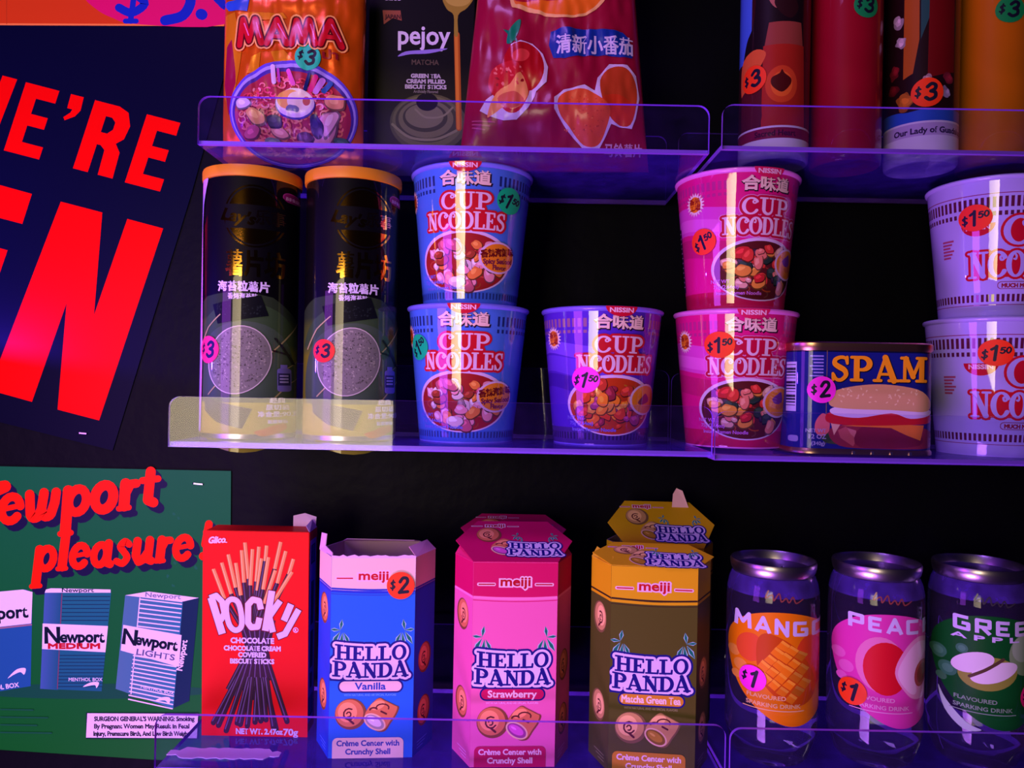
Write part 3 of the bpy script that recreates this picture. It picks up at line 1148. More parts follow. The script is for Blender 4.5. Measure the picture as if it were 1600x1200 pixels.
def soup(A, cx, cy, rx, ry, base, pal, seed, noodles=(220, 120, 60), big=9, rim=(225, 195, 235)):
    A.ell(cx, cy, rx, ry, rim, n=44)
    A.ell(cx, cy + 1.5, rx * 0.94, ry * 0.93, base, n=44)
    rn = random.Random(seed)
    L = A.L + 1
    A.L = L
    for k in range(26):
        a, q = rn.uniform(0, 2 * PI), math.sqrt(rn.random()) * 0.74
        x, y = cx + rx * q * math.cos(a), cy + 2 + ry * q * math.sin(a)
        r = rn.uniform(6, 13)
        a0 = rn.uniform(0, 360)
        A.stroke(arc(x, y, r, r * 0.6, a0, a0 + rn.uniform(70, 190), 6), rn.uniform(1.3, 2.3), tuple(c * rn.uniform(0.55, 1.05) for c in noodles))
    for k in range(46):
        a, q = rn.uniform(0, 2 * PI), math.sqrt(rn.random()) * 0.76
        x, y = cx + rx * q * math.cos(a), cy + 2 + ry * q * math.sin(a)
        c = pal[rn.randrange(len(pal))]
        r = rn.uniform(0.35, 1.0) * big
        ro = rn.uniform(0, 180)
        sd = rn.randrange(9999)
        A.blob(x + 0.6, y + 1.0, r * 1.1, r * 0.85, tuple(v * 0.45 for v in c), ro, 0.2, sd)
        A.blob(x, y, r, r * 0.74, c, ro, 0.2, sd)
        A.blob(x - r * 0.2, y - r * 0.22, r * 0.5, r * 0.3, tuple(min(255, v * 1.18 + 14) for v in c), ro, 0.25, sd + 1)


def cup_logo(A, cx, y1, y2, h1, h2, w1, w2, red, ink=PINKW, x1=None, outline=None):
    x1 = cx + 1 if x1 is None else x1
    b1 = lambda a, b: (a, b - ((a - w1 / 2) / (w1 / 2)) ** 2 * h1 * 0.03)
    for g, c in (((4.6, outline),) if outline else ()) + ((3.6, red), (0.0, ink)):
        if c == red:
            A.rect(x1 - w1 / 2 + 6, y1 - h1 + 4, x1 + w1 / 2 - 8, y1 - 1, c)
            A.rect(cx - w2 / 2 + 6, y2 - h2 + 1, cx + w2 / 2 - 6, y2 - 1, c)
        L = A.L + 1
        A.L = L
        A.glyphs(slab, 'cUP', x1 - w1 / 2, y1, h1, c, gap=0.06, grow=g, layer=L, wide=w1, bend=b1, wk=0.8)
        A.glyphs(slab, 'NcoDLES', cx - w2 / 2, y2, h2, c, gap=0.02, grow=g, layer=L, wide=w2, wk=0.74)


def dashes(A, x0, x1, st, ya, yb, yc, yd, c, w=3.6, skip=()):
    L = A.L + 1
    A.L = L
    x = x0
    while x <= x1:
        if not any(a < x < b for a, b in skip):
            A.rect(x, ya, x + w, yb, c, layer=L)
            if yc is not None:
                A.rect(x, yc, x + w, yd, c, layer=L)
        x += st


def cup_art(kind):
    """drawn in units where the cup runs from y = 482 (rim) to y = 705 (base); x = 0 is the middle of the lettering"""
    A = Art(lambda x, y: (x * 0.508, (705 - y) * 0.458))
    full = PI * 42 / 0.508
    if kind == 'blue':
        A.rect(-full, 486, full, 702.5, (74, 122, 226))
        A.rect(-full, 684, full, 702.5, (60, 104, 206))
        dashes(A, -full + 4, full - 6, 7.4, 497, 513, 518, 524, (30, 46, 110), skip=((-46, 44),))
        dashes(A, -full + 4, full - 6, 6.2, 686, 696, None, None, (36, 58, 130), 3)
        red, ink = (206, 20, 40), PINKW
        pal = [(240, 150, 170), (235, 160, 190), (235, 130, 60), (200, 90, 120), (160, 60, 40), (225, 190, 200), (150, 120, 130)]
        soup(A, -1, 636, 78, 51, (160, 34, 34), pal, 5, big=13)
    elif kind == 'purple':
        A.rect(-full, 486, full, 702.5, (84, 40, 190))
        for k, (c, y0, hh) in enumerate((((122, 74, 226), 536, 16), ((104, 58, 214), 560, 22), ((70, 30, 165), 590, 18))):
            A.poly(spline([(-180, y0 + 6), (-120, y0 - 4), (-60, y0 + 4), (0, y0 + 16), (0, y0 + 16 + hh), (-60, y0 + hh + 10), (-120, y0 + hh), (-180, y0 + hh + 10)], 4, True), c)
        dashes(A, -full + 4, full - 6, 8.2, 497, 511, 516, 521, (150, 96, 140), 5, skip=((-46, 44),))
        A.rect(-full, 676, full, 702.5, (70, 40, 130))
        dashes(A, -full + 4, full - 6, 6.6, 684, 695, None, None, (40, 22, 80), 3)
        red = (200, 20, 40)
        pal = [(240, 110, 30), (250, 140, 40), (225, 70, 30), (200, 60, 40), (235, 150, 60), (150, 40, 60), (170, 60, 120)]
        soup(A, -4, 638, 76, 50, (190, 60, 20), pal, 8, (250, 130, 30), 12)
    elif kind == 'pink':
        A.rect(-full, 486, full, 702.5, (224, 22, 128))
        for k, (c, y0, hh) in enumerate((((222, 70, 190), 536, 40), ((235, 96, 206), 556, 14), ((200, 26, 110), 590, 24))):
            A.poly(spline([(-200, y0 + 6), (-140, y0 - 6), (-70, y0 + 2), (0, y0 + 14), (0, y0 + 14 + hh), (-70, y0 + hh + 8), (-140, y0 + hh), (-200, y0 + hh + 12)], 4, True), c)
        A.rect(-full, 676, full, 702.5, (196, 18, 80))
        dashes(A, -full + 4, full - 6, 8.2, 497, 511, 516, 521, (190, 40, 130), 5, skip=((-46, 44),))
        red = (196, 10, 60)
        pal = [(220, 60, 50), (200, 40, 44), (235, 130, 110), (60, 40, 60), (50, 30, 50), (230, 150, 60), (225, 170, 150), (40, 60, 50)]
        soup(A, -2, 640, 78, 51, (90, 26, 30), pal, 3, (170, 70, 50), 13)
        # nutrition panel further round
        A.rect(-172, 560, -150, 670, (60, 20, 70))
        L = A.L + 1
        A.L = L
        for k in range(12):
            A.rect(-170, 566 + k * 8.4, -153, 568 + k * 8.4, (215, 140, 190), layer=L)
    else:
        return white_cup_art()
    # maker's half-moon hanging from the lid edge is on the lid tab
    L = A.L + 1
    A.L = L
    A.text('合味道', 0.9, 513, 24, (40, 14, 40), 1.7, width=70, layer=L)
    L = A.L + 1
    A.L = L
    A.text('合味道', 0, 511.6, 24, (250, 215, 200), 0.95, width=69, layer=L)
    cup_logo(A, 0, 553, 585, 28, 29, 73, 122, red, outline=None if kind != 'pink' else (235, 150, 220))
    # flavour badge
    A.ell(53, 628, 32, 26, (226, 190, 225), n=28)
    A.ell(54, 628, 29, 23, (238, 140, 30), n=28)
    if kind == 'blue':
        L = A.L + 1
        A.L = L
        A.text('香辣海鮮味', 54, 624, 13, (110, 20, 20), 0.9, width=58, rot=8, layer=L)
        A.text('Spicy Seafood', 55, 637, 11, (120, 30, 60), 0.6, width=52, rot=4, layer=L)
        A.text('Flavor', 57, 647, 10, (120, 30, 60), 0.5, layer=L)
    elif kind == 'pink':
        A.blob(52, 622, 13, 10, (120, 50, 150), 10, 0.3, 3)
        A.blob(58, 634, 10, 5, (210, 110, 60), -10, 0.3, 5)
    else:
        A.blob(52, 628, 15, 8, (130, 50, 90), -10, 0.3, 3)
    # sunburst seal
    sx = -104
    st = []
    for k in range(40):
        r = 17.5 if k % 2 else 12.5
        st.append((sx + r * math.cos(2 * PI * k / 40), 529 + r * 1.15 * math.sin(2 * PI * k / 40)))
    A.poly(st, (245, 215, 210))
    A.ell(sx, 529, 10.6, 13, (240, 140, 20))
    L = A.L + 1
    A.L = L
    A.text('香港', sx, 527.5, 10.5, (150, 20, 10), 0.5, layer=L)
    A.text('工場', sx, 538, 10.5, (150, 20, 10), 0.5, layer=L)
    # small print
    L = A.L + 1
    A.L = L
    c = {'blue': (120, 120, 240), 'purple': (130, 110, 230), 'pink': (210, 120, 220)}[kind]
    A.text('NET WT', -80, 662, 8, c, 0.2, align='l', layer=L)
    A.text('75g (2.64oz)', -76, 671, 8, c, 0.2, align='l', layer=L)
    A.text('Instant Ramen Noodle', -72, 681, 8, c, 0.2, align='l', layer=L)
    return A


def white_cup_art():
    A = Art(lambda x, y: (x * 0.508, (705 - y) * 0.458))
    full = PI * 42 / 0.508
    A.rect(-full, 486, full, 702.5, (184, 172, 240))
    MR, RD = (92, 24, 60), (204, 14, 42)
    L = A.L + 1
    A.L = L
    A.rect(-full, 506, full, 507.4, (150, 60, 110), layer=L)
    A.rect(-full, 684.5, full, 685.6, (150, 60, 110), layer=L)
    dashes(A, -full + 2, full - 4, 7.1, 512, 529, 535, 542, MR, 4.0)
    dashes(A, -full + 2, full - 4, 7.1, 668, 680, None, None, MR, 4.0)
    # half-moon maker's mark
    A.poly(arc(-70, 553, 22, 20, 0, 180, 14), RD)
    A.text('NISSIN', -70, 562, 10, (240, 200, 220), 0.5, width=30)
    cup_logo(A, 0, 590, 642, 48, 44, 118, 166, RD, ink=(184, 172, 240), x1=20)
    A.rrect(-44, 648, 60, 660, 5, (150, 50, 90))
    A.rrect(-43, 649, 59, 659, 4.5, (184, 172, 240))
    A.text('MUCH MORE THAN SOUP', 8, 657.5, 9, (150, 30, 60), 0.5, width=92)
    L = A.L + 1
    A.L = L
    for k in range(6):
        A.rect(-124, 574 + k * 5.4, -104 - (k % 3) * 3, 577 + k * 5.4, (176, 70, 110), layer=L)
    return A


_cup_mesh = {}


def cup(kind, x, y, z, yaw, label, group, sticker):
    root = empty('noodle_cup', (x, y, z), yaw, label, 'instant noodle cup', group)
    if kind not in _cup_mesh:
        rimcol = {'blue': (120, 120, 235), 'purple': (120, 96, 226), 'pink': (235, 120, 215), 'white': (184, 172, 240)}[kind]
        mr = solid_mat('cup_rim_' + kind, rimcol, 0.4, coat=0.5)
        bm = bmesh.new()
        lathe(bm, [(0, 0.0035), (0.034, 0.003), (0.0352, 0.0004)] + CUP_PROF + [(0.0472, 0.1008), (0.0482, 0.1018), (0.0484, 0.1030), (0.0478, 0.1039), (0.0465, 0.1040)], 96)
        b = mesh_obj('cup_body', bm, mr, root)
        sharp_by_angle(b, 40)
        bm = bmesh.new()
        lathe(bm, [(0.0472, 0.10385), (0.0465, 0.1043), (0.044, 0.1040), (0.0, 0.1041)], 64)
        l = mesh_obj('lid', bm, mr, root)
        sharp_by_angle(l, 40)
        surf = Round([(0.0366, 0.0), (0.0370, 0.0012), (0.0466, 0.1005), (0.0470, 0.104)], 42.0)
        p = printed('printed_wrap', [(cup_art(kind), surf, 0.08)], M_WRAP, root)
        parts = [b, l, p]
        if kind != 'white':
            bm = bmesh.new()
            A = Art(lambda x, y: (x * 0.508, (705 - y) * 0.458))
            A.poly(arc(0, 478, 21, 16.5, 0, 180, 14), (205, 18, 50) if kind != 'pink' else (220, 30, 90))
            A.text('NISSIN', 0, 487.5, 10, (250, 200, 225), 0.4, width=31)
            t = printed('lid_tab', [(A, surf, 1.75)], M_WRAP, root)
            t['label'] = 'red half-moon tab'
            parts.append(t)
        _cup_mesh[kind] = (parts, surf)
    else:
        for b in _cup_mesh[kind][0]:
            share(b.name.split('.')[0], b, root)
    surf = _cup_mesh[kind][1]
    sx, sy, col, rot = sticker
    price(root, surf, lambda a, b: (a * 0.508, (705 - b) * 0.458), sx, sy, 21.5, col, '1.50', rot, 0.9)
    return root


YC = 0.612
DEG = math.radians
g = 'noodle cups in stacks on the middle shelf'
xb = at(729, 640, YC).x
cup('blue', xb, YC, ZM, DEG(-1), 'lower cup of the blue noodle cup stack, with green price sticker at left', g, (-76, 548, GREEN, 36))
cup('blue', xb + 0.0012, YC, ZM + CUP_H + 0.0004, DEG(-3.5), 'upper cup of the blue noodle cup stack, with green price sticker at right', g, (66, 534, GREEN, -14))
cup('purple', at(938, 640, YC).x, YC, ZM, DEG(11), 'single purple noodle cup standing between the blue stack and the pink stack', g, (-48, 597, PINK, -6))
xp = at(1146, 640, YC).x
cup('pink', xp, YC, ZM, DEG(0), 'lower cup of the pink noodle cup stack, with orange price sticker beside its lettering', g, (-44, 536, ORANGE, 8))
cup('pink', xp - 0.0006, YC, ZM + CUP_H + 0.0004, DEG(13), 'upper cup of the pink noodle cup stack, with orange price sticker at left edge', g, (-92, 592, ORANGE, 28))
xw = at(1547, 640, 0.606).x
cup('white', xw, 0.606, ZMR, DEG(8), 'lower cup of the white noodle cup stack beside the blue meat tin', g, (-52, 536, (255, 50, 14), 4))
cup('white', xw, 0.606, ZMR + CUP_H + 0.0004, DEG(3), 'upper cup of the white noodle cup stack, under the candle shelf', g, (-73, 543, (255, 50, 14), 8))


# ------------------------------------------------------------------ tall chip tubes
def tube_art():
    """drawn in photo pixels of the second tube: axis x = 550 + (450 - y) * .019, top of print y = 262, base 700"""
    R, RP = 35.5, 71.0
    def T(x, y):
        d = (x - 550 - (450 - y) * 0.019) / RP
        return R * math.asin(max(-1, min(1, d))), (700 - y) * 0.462
    B = Art(lambda x, y: (x, (700 - y) * 0.462))
    full = PI * R
    B.rect(-full, 262, full, 698, (5, 4, 8))
    B.poly([(-full, 520), (-60, 500), (-30, 470), (0, 462), (24, 470), (52, 505), (62, 560), (full, 620), (full, 698), (-full, 698)], lambda x, y: (44, 60, 38) if y < 520 else (88, 104, 34))
    B.poly(arc(4, 600, 56, 120, 0, 360, 40)[:-1], lambda x, y: (116, 122, 30) if y > 560 else (58, 84, 50))
    B.poly(arc(4, 610, 46, 100, 0, 360, 40)[:-1], lambda x, y: (70, 92, 70))
    B.rect(-full, 640, full, 698, (168, 168, 66))
    A = Art(T)
    GO = (226, 160, 62)
    # round brand seal in stamped foil with a dark band
    A.ell(569, 342, 43, 50, GO, mi=1, n=40)
    A.ell(569, 342, 40.5, 47.5, (5, 4, 8), n=40)
    A.ell(569, 342, 38, 45, GO, mi=1, n=40)
    A.rect(528, 324, 612, 362, (5, 4, 8))
    A.text("Lay's", 545, 352, 26, GO, 1.0, rot=-10, shear=0.2, mi=1)
    A.text('乐事', 591, 352, 25, (250, 180, 120), 0.9, mi=1, width=38)
    A.text('薯片坊', 569, 434, 44, GO, 1.1, mi=1, width=80)
    # little maker's mark
    A.blob(617, 303, 10, 8, (190, 60, 150), 0, 0.1, 2)
    A.rrect(608, 297, 626, 311, 6, (150, 20, 110))
    A.text('百事食品', 617, 307, 6, (245, 190, 230), 0.2, width=14)
    W = (222, 214, 240)
    A.text('海苔粒薯片', 553, 461, 17, W, 0.7, width=72)
    A.text('香烤海苔味', 553, 474, 10, W, 0.35, width=42)
    # seaweed sheet
    A.poly([(508, 484), (578, 468), (588, 500), (516, 515)], (13, 18, 20))
    rn = random.Random(2)
    L = A.L + 1
    A.L = L
    for k in range(60):
        A.blob(514 + rn.random() * 66, 486 + rn.random() * 20 - 4, rn.uniform(0.6, 1.8), rn.uniform(0.6, 1.4), (30, 40, 38), seed=k, layer=L, n=5)
    # stalks
    L = A.L + 1
    A.L = L
    for p in ([(486, 552), (500, 520), (520, 500)], [(500, 628), (520, 606), (540, 596)], [(590, 560), (612, 530), (630, 505)], [(600, 590), (622, 570)], [(588, 640), (610, 610), (622, 600)]):
        A.stroke(p, 1.8, (180, 170, 110), layer=L)
    # potato chip
    A.ell(546, 572, 45, 56, (205, 200, 190), rot=18, n=36)
    A.ell(546, 572, 43.5, 54.5, (124, 124, 116), rot=18, n=36)
    L = A.L + 1
    A.L = L
    for k in range(420):
        a, q = rn.uniform(0, 2 * PI), math.sqrt(rn.random()) * 0.93
        c, d = math.cos(DEG(18)), math.sin(DEG(18))
        ex, ey = 43 * q * math.cos(a), 54 * q * math.sin(a)
        v = rn.choice((70, 90, 150, 165, 105))
        A.blob(546 + ex * c - ey * d, 572 + ex * d + ey * c, rn.uniform(0.5, 1.9), rn.uniform(0.4, 1.3), (v, v, v * 0.9), rn.uniform(0, 180), 0.3, k, layer=L, n=5)
    # dark twigs and small bottle
    A.stroke([(596, 536), (610, 560), (616, 576)], 3, (24, 26, 26))
    A.stroke([(594, 556), (612, 562)], 3, (24, 26, 26))
    A.rrect(598, 584, 614, 622, 4, (120, 110, 200))
    A.rect(602, 578, 610, 584, (130, 120, 210))
    A.rect(599, 592, 613, 612, (36, 30, 96))
    L = A.L + 1
    A.L = L
    for k in range(3):
        A.rect(601, 595 + k * 5, 611, 597.5 + k * 5, (170, 160, 230), layer=L)
    # second seaweed piece and small print at the foot
    A.poly([(492, 630), (520, 640), (566, 650), (552, 682), (515, 672), (494, 654)], (74, 78, 70))
    A.blob(590, 684, 18, 7, (190, 70, 50), -15, 0.3, 5)
    L = A.L + 1
    A.L = L
    for k, s_ in enumerate(('经典', '原切薯', '净含量:90克', '建议零售')):
        A.text(s_, 598, 640 + k * 11, 9.5 if k < 3 else 6, (236, 230, 230), 0.4, layer=L)
    return B, A


TUBE_H = 0.2035
tube_surf = Round([(0.0352, 0.0), (0.0352, 0.003), (0.0355, 0.006), (0.0355, 0.198), (0.0355, 0.21)], 35.5)


def chip_tube(x, y, z, yaw, label, tape=False):
    root = empty('chip_tube', (x, y, z), yaw, label, 'chip tube', 'tall dark chip tubes')
    bm = bmesh.new()
    lathe(bm, [(0, 0.002), (0.033, 0.002), (0.0345, 0.0), (0.0354, 0.001), (0.0354, 0.1975), (0.034, 0.199), (0, 0.199)], 96)
    b = mesh_obj('tube_body', bm, M_STEEL, root)
    sharp_by_angle(b, 40)
    B, A = tube_art()
    printed('printed_wrap', [(B, tube_surf, 0.05), (A, tube_surf, 0.2)], [M_TUBE, M_FOIL], root)
    bm = bmesh.new()
    lathe(bm, [(0.0356, 0.1945), (0.0368, 0.1948), (0.0371, 0.1965), (0.0371, 0.2015), (0.0366, 0.2030), (0.034, 0.2034), (0.0335, 0.2022), (0, 0.2022)], 96)
    l = mesh_obj('lid', bm, M_YLID, root)
    sharp_by_angle(l, 40)
    l['label'] = 'yellow plastic lid'
    if tape:
        A = Art(lambda x, y: (x, y))
        A.poly([(-54, 3), (-36, 6), (-35, 60), (-37.5, 120), (-40, 160), (-38, 176), (-30, 194), (-33, 196.5), (-54, 196)], (214, 180, 240))
        t = printed('peeled_wrap_flap', [(A, tube_surf, 0.9)], M_WRAP, root)
        t['label'] = 'loose strip of clear tape down the side'
    return root


t1 = chip_tube(at(396, 450, 0.60).x - 0.0015, 0.60, ZM, DEG(6), 'dark chip tube with yellow lid and pink price sticker, nearest the red-lettered sign', True)
t2 = chip_tube(at(550, 450, 0.60).x, 0.60, ZM, DEG(11), 'dark chip tube with yellow lid and orange-red price sticker, beside the blue cups')
TT = lambda x, y: (x, (700 - y) * 0.462)
price(t1, tube_surf, lambda x, y: (x * 0.5, (700 - y) * 0.462), -52, 556, 22, (255, 50, 110), '3', 0, 1.0)
price(t2, tube_surf, lambda x, y: (x * 0.5, (700 - y) * 0.462), -40, 555, 18.5, (255, 46, 20), '3', 0, 1.0)


# ------------------------------------------------------------------ the meat tin
def rrect_pts(hx, hy, r, n=10):
    return (arc(hx - r, -hy + r, r, r, -90, 0, n) + arc(hx - r, hy - r, r, r, 0, 90, n) + arc(-hx + r, hy - r, r, r, 90, 180, n) + arc(-hx + r, -hy + r, r, r, 180, 270, n))


def loft(bm, rows, n=10):
    """rows of (hx, hy, r, z): rounded-rectangle rings joined upwards, closed at both ends"""
    rings = [[bm.verts.new((x, y, z)) for x, y in rrect_pts(hx, hy, r, n)] for hx, hy, r, z in rows]
    for a, b in zip(rings[:-1], rings[1:]):
        for i in range(len(a)):
            j = (i + 1) % len(a)
            bm.faces.new((a[i], a[j], b[j], b[i]))
    bm.faces.new(list(reversed(rings[0])))
    bm.faces.new(rings[-1])


class TinWrap:
    """print round the front of a rounded-rectangle tin: flat front, then the corner arcs and sides"""
    def __init__(s, hx, hy, r, n=10):
        s.fl, s.hy, s.r, s.n = (hx - r) * 1000, hy * 1000, r * 1000, n
        s.q = s.r * PI / 2

    def cuts(s, lo, hi):
        us = []
        for sg in (-1, 1):
            us += [sg * (s.fl + s.q * k / s.n) for k in range(s.n + 1)]
        return [u for u in us if lo[0] < u < hi[0]], []

    def at(s, u, v, off):
        sg = 1 if u >= 0 else -1
        a = abs(u)
        if a <= s.fl:
            p, n = (a, -s.hy), (0, -1)
        elif a <= s.fl + s.q + 1e-6:
            st = s.q / s.n
            k = min(s.n - 1, math.floor((a - s.fl) / st + 1e-6))
            t = (a - s.fl) / st - k
            e = lambda j: (s.fl + s.r * math.sin(PI / 2 * j / s.n), -s.hy + s.r - s.r * math.cos(PI / 2 * j / s.n))
            p0, p1 = e(k), e(k + 1)
            p = (p0[0] + (p1[0] - p0[0]) * t, p0[1] + (p1[1] - p0[1]) * t)
            th = (a - s.fl) / s.r
            n = (math.sin(th), -math.cos(th))
        else:
            p, n = (s.fl + s.r, -s.hy + s.r + a - s.fl - s.q), (1, 0)
        nv = Vector((n[0] * sg, n[1], 0))
        return (Vector((p[0] * sg, p[1], v)) + nv * off) * 0.001, nv


def meat_tin():
    Y0 = 0.556
    HX, HY, R, H = 0.0525, 0.031, 0.019, 0.0835
    c = at(1359, 640, Y0)
    root = empty('meat_tin', (c.x, Y0 + HY + 0.0015, ZMR), DEG(-2), 'rectangular blue tin with yellow lettering and a burger picture, pink price sticker', 'tin')
    bm = bmesh.new()
    loft(bm, [(HX - 0.004, HY - 0.004, R - 0.004, 0.001), (HX - 0.001, HY - 0.001, R - 0.001, 0.0), (HX + 0.001, HY + 0.001, R + 0.001, 0.0012), (HX + 0.001, HY + 0.001, R + 0.001, 0.0035), (HX, HY, R, 0.0048),
              (HX, HY, R, 0.0765), (HX + 0.0012, HY + 0.0012, R + 0.0012, 0.0778), (HX + 0.0012, HY + 0.0012, R + 0.0012, 0.0818), (HX, HY, R, 0.0828), (HX - 0.002, HY - 0.002, R - 0.002, 0.0822), (HX - 0.004, HY - 0.004, R - 0.004, 0.079)])
    b = mesh_obj('tin_body', bm, M_GOLDSTEEL, root)
    sharp_by_angle(b, 50)
    # photo pixels: front centre x = 1359, base y = 718; arcs widen towards the corners
    sc = 0.463
    fl = (HX - R) * 1000
    def T(x, y):
        u = (x - 1363) * sc
        a = abs(u)
        if a > fl:
            rr = min(0.999, (a - fl) / (R * 1000))
            a = fl + R * 1000 * math.asin(rr)
        return math.copysign(a, u), (718 - y) * sc
    B = Art(lambda x, y: (x, y))
    B.rect(-100, 5.0, 100, 76.3, (22, 30, 120))
    B.rect(-100, 75.3, 100, 76.3, (10, 14, 50))
    A = Art(T)
    A.rect(1299, 553, 1299.8, 700, (150, 120, 60))
    A.rect(1462, 553, 1462.6, 700, (60, 60, 140))
    L = A.L + 1
    A.L = L
    A.rect(1245, 571, 1258, 650, (190, 180, 220), layer=L)
    L = A.L + 1
    A.L = L
    for k in range(13):
        A.rect(1246, 575 + k * 5.4, 1257, 575 + k * 5.4 + (1.2 + (k * 7 % 4)), (30, 30, 60), layer=L)
    L = A.L + 1
    A.L = L
    for k in range(7):
        A.rect(1274 + (k % 3) * 2.5, 561 + k * 5.2, 1294, 563.2 + k * 5.2, (150, 140, 220), layer=L)
    # burger: leaves, meat slices, cheese, tomato, cream, bun
    A.blob(1316, 694, 14, 9, (60, 84, 40), 0, 0.3, 2)
    A.blob(1300, 690, 12, 8, (46, 74, 36), 20, 0.3, 4)
    A.poly(spline([(1304, 678), (1340, 668), (1420, 668), (1462, 676), (1476, 692), (1462, 704), (1380, 706), (1320, 702)], 4, True), (150, 44, 60))
    A.poly(spline([(1284, 664), (1294, 652), (1304, 660), (1304, 680), (1292, 688), (1283, 680)], 4, True), (226, 110, 110))
    A.poly([(1318, 678), (1330, 672), (1350, 688), (1342, 703), (1322, 690)], (196, 90, 90))
    A.poly([(1332, 674), (1346, 678), (1348, 692), (1338, 684)], (214, 120, 120))
    A.poly(spline([(1352, 674), (1400, 668), (1440, 676), (1444, 700), (1352, 704)], 4, True), (128, 30, 54))
    A.poly([(1306, 664), (1322, 668), (1312, 686)], (236, 180, 150))
    A.poly([(1322, 671), (1390, 667), (1452, 668), (1446, 692), (1424, 684), (1400, 673)], (240, 130, 44))
    A.poly(spline([(1298, 660), (1308, 650), (1360, 656), (1404, 648), (1464, 652), (1464, 664), (1420, 668), (1360, 670), (1310, 668)], 4, True), (206, 30, 28))
    A.poly(spline([(1306, 645), (1330, 640), (1400, 644), (1462, 644), (1464, 652), (1430, 658), (1400, 650), (1350, 658), (1312, 654)], 4, True), (224, 206, 236))
    A.poly(spline([(1304, 638), (1310, 618), (1345, 608), (1390, 605), (1440, 612), (1464, 628), (1466, 640), (1450, 647), (1400, 645), (1330, 644)], 4, True), lambda x, y: (226 - (y - 605) * 0.3, 168, 118))
    rn = random.Random(7)
    L = A.L + 1
    A.L = L
    for k in range(40):
        a = rn.random()
        A.blob(1316 + a * 140, 612 + rn.random() * 24, 2.2, 1.1, (240, 206, 160), rn.uniform(0, 180), 0.2, k, layer=L, n=6)
    # weight mark at the corner
    L = A.L + 1
    A.L = L
    A.text('NET WT', 1285, 682, 8, (170, 160, 210), 0.25, layer=L)
    A.text('12 OZ', 1287, 692, 10, (170, 160, 210), 0.3, layer=L)
    A.text('(340g)', 1288, 702, 8, (170, 160, 210), 0.25, layer=L)
    A.rrect(1251, 688, 1261, 698, 3, (150, 140, 190))
    # the big name
    for dx, c, gr in ((0.8, (6, 8, 30), 1.0), (0, (250, 166, 26), 0.35)):
        L = A.L + 1
        A.L = L
        A.glyphs(slab, 'SPAM', 1305 + dx, 601 + dx, 40, c, gap=0.05, wide=151, layer=L, grow=gr, wk=0.9)
    surf = TinWrap(HX, HY, R)
    printed('printed_wrap', [(B, surf, 0.05), (A, surf, 0.12)], M_TUBE, root)
    price(root, surf, T, 1292, 615, 21, PINK, '2', 8, 1.0)
    # bright notches of the lower seam
    bm = bmesh.new()
    for k in range(4):
        x = (1342 + k * 29 - 1363) * sc * 0.001
        bm_box(bm, x - 0.0009, x + 0.0009, -HY - 0.0019, -HY - 0.0008, 0.0014, 0.0036)
    mesh_obj('seam_notches', bm, M_STEEL, root)


meat_tin()


# ------------------------------------------------------------------ red box of biscuit sticks
def card_box(root, name, W, D, H, col, top_open=False, mat=None):
    bm = bmesh.new()
    lay = bm.loops.layers.float_color.new('Col')
    bm_box(bm, -W / 2, W / 2, 0, D, 0, H)
    bmesh.ops.bevel(bm, geom=bm.edges[:], offset=0.0006, segments=2, affect='EDGES')
    for f in bm.faces:
        for l in f.loops:
            l[lay] = lin(col)
    return mesh_obj(name, bm, mat or M_CARD, root)


def flap(root, name, pts3, thick, col, label=None):
    """a bent piece of card: an outline of 3-D points (metres) given a thickness"""
    bm = bmesh.new()
    lay = bm.loops.layers.float_color.new('Col')
    P = [Vector(p) for p in pts3]
    n = (P[1] - P[0]).cross(P[2] - P[0]).normalized() * thick
    a = [bm.verts.new(p) for p in P]
    b = [bm.verts.new(p + n) for p in P]
    bm.faces.new(list(reversed(a)))
    bm.faces.new(b)
    for i in range(len(P)):
        j = (i + 1) % len(P)
        bm.faces.new((a[i], a[j], b[j], b[i]))
    for f in bm.faces:
        for l in f.loops:
            l[lay] = lin(col)
    o = mesh_obj(name, bm, M_CARD, root)
    if label:
        o['label'] = label
    return o


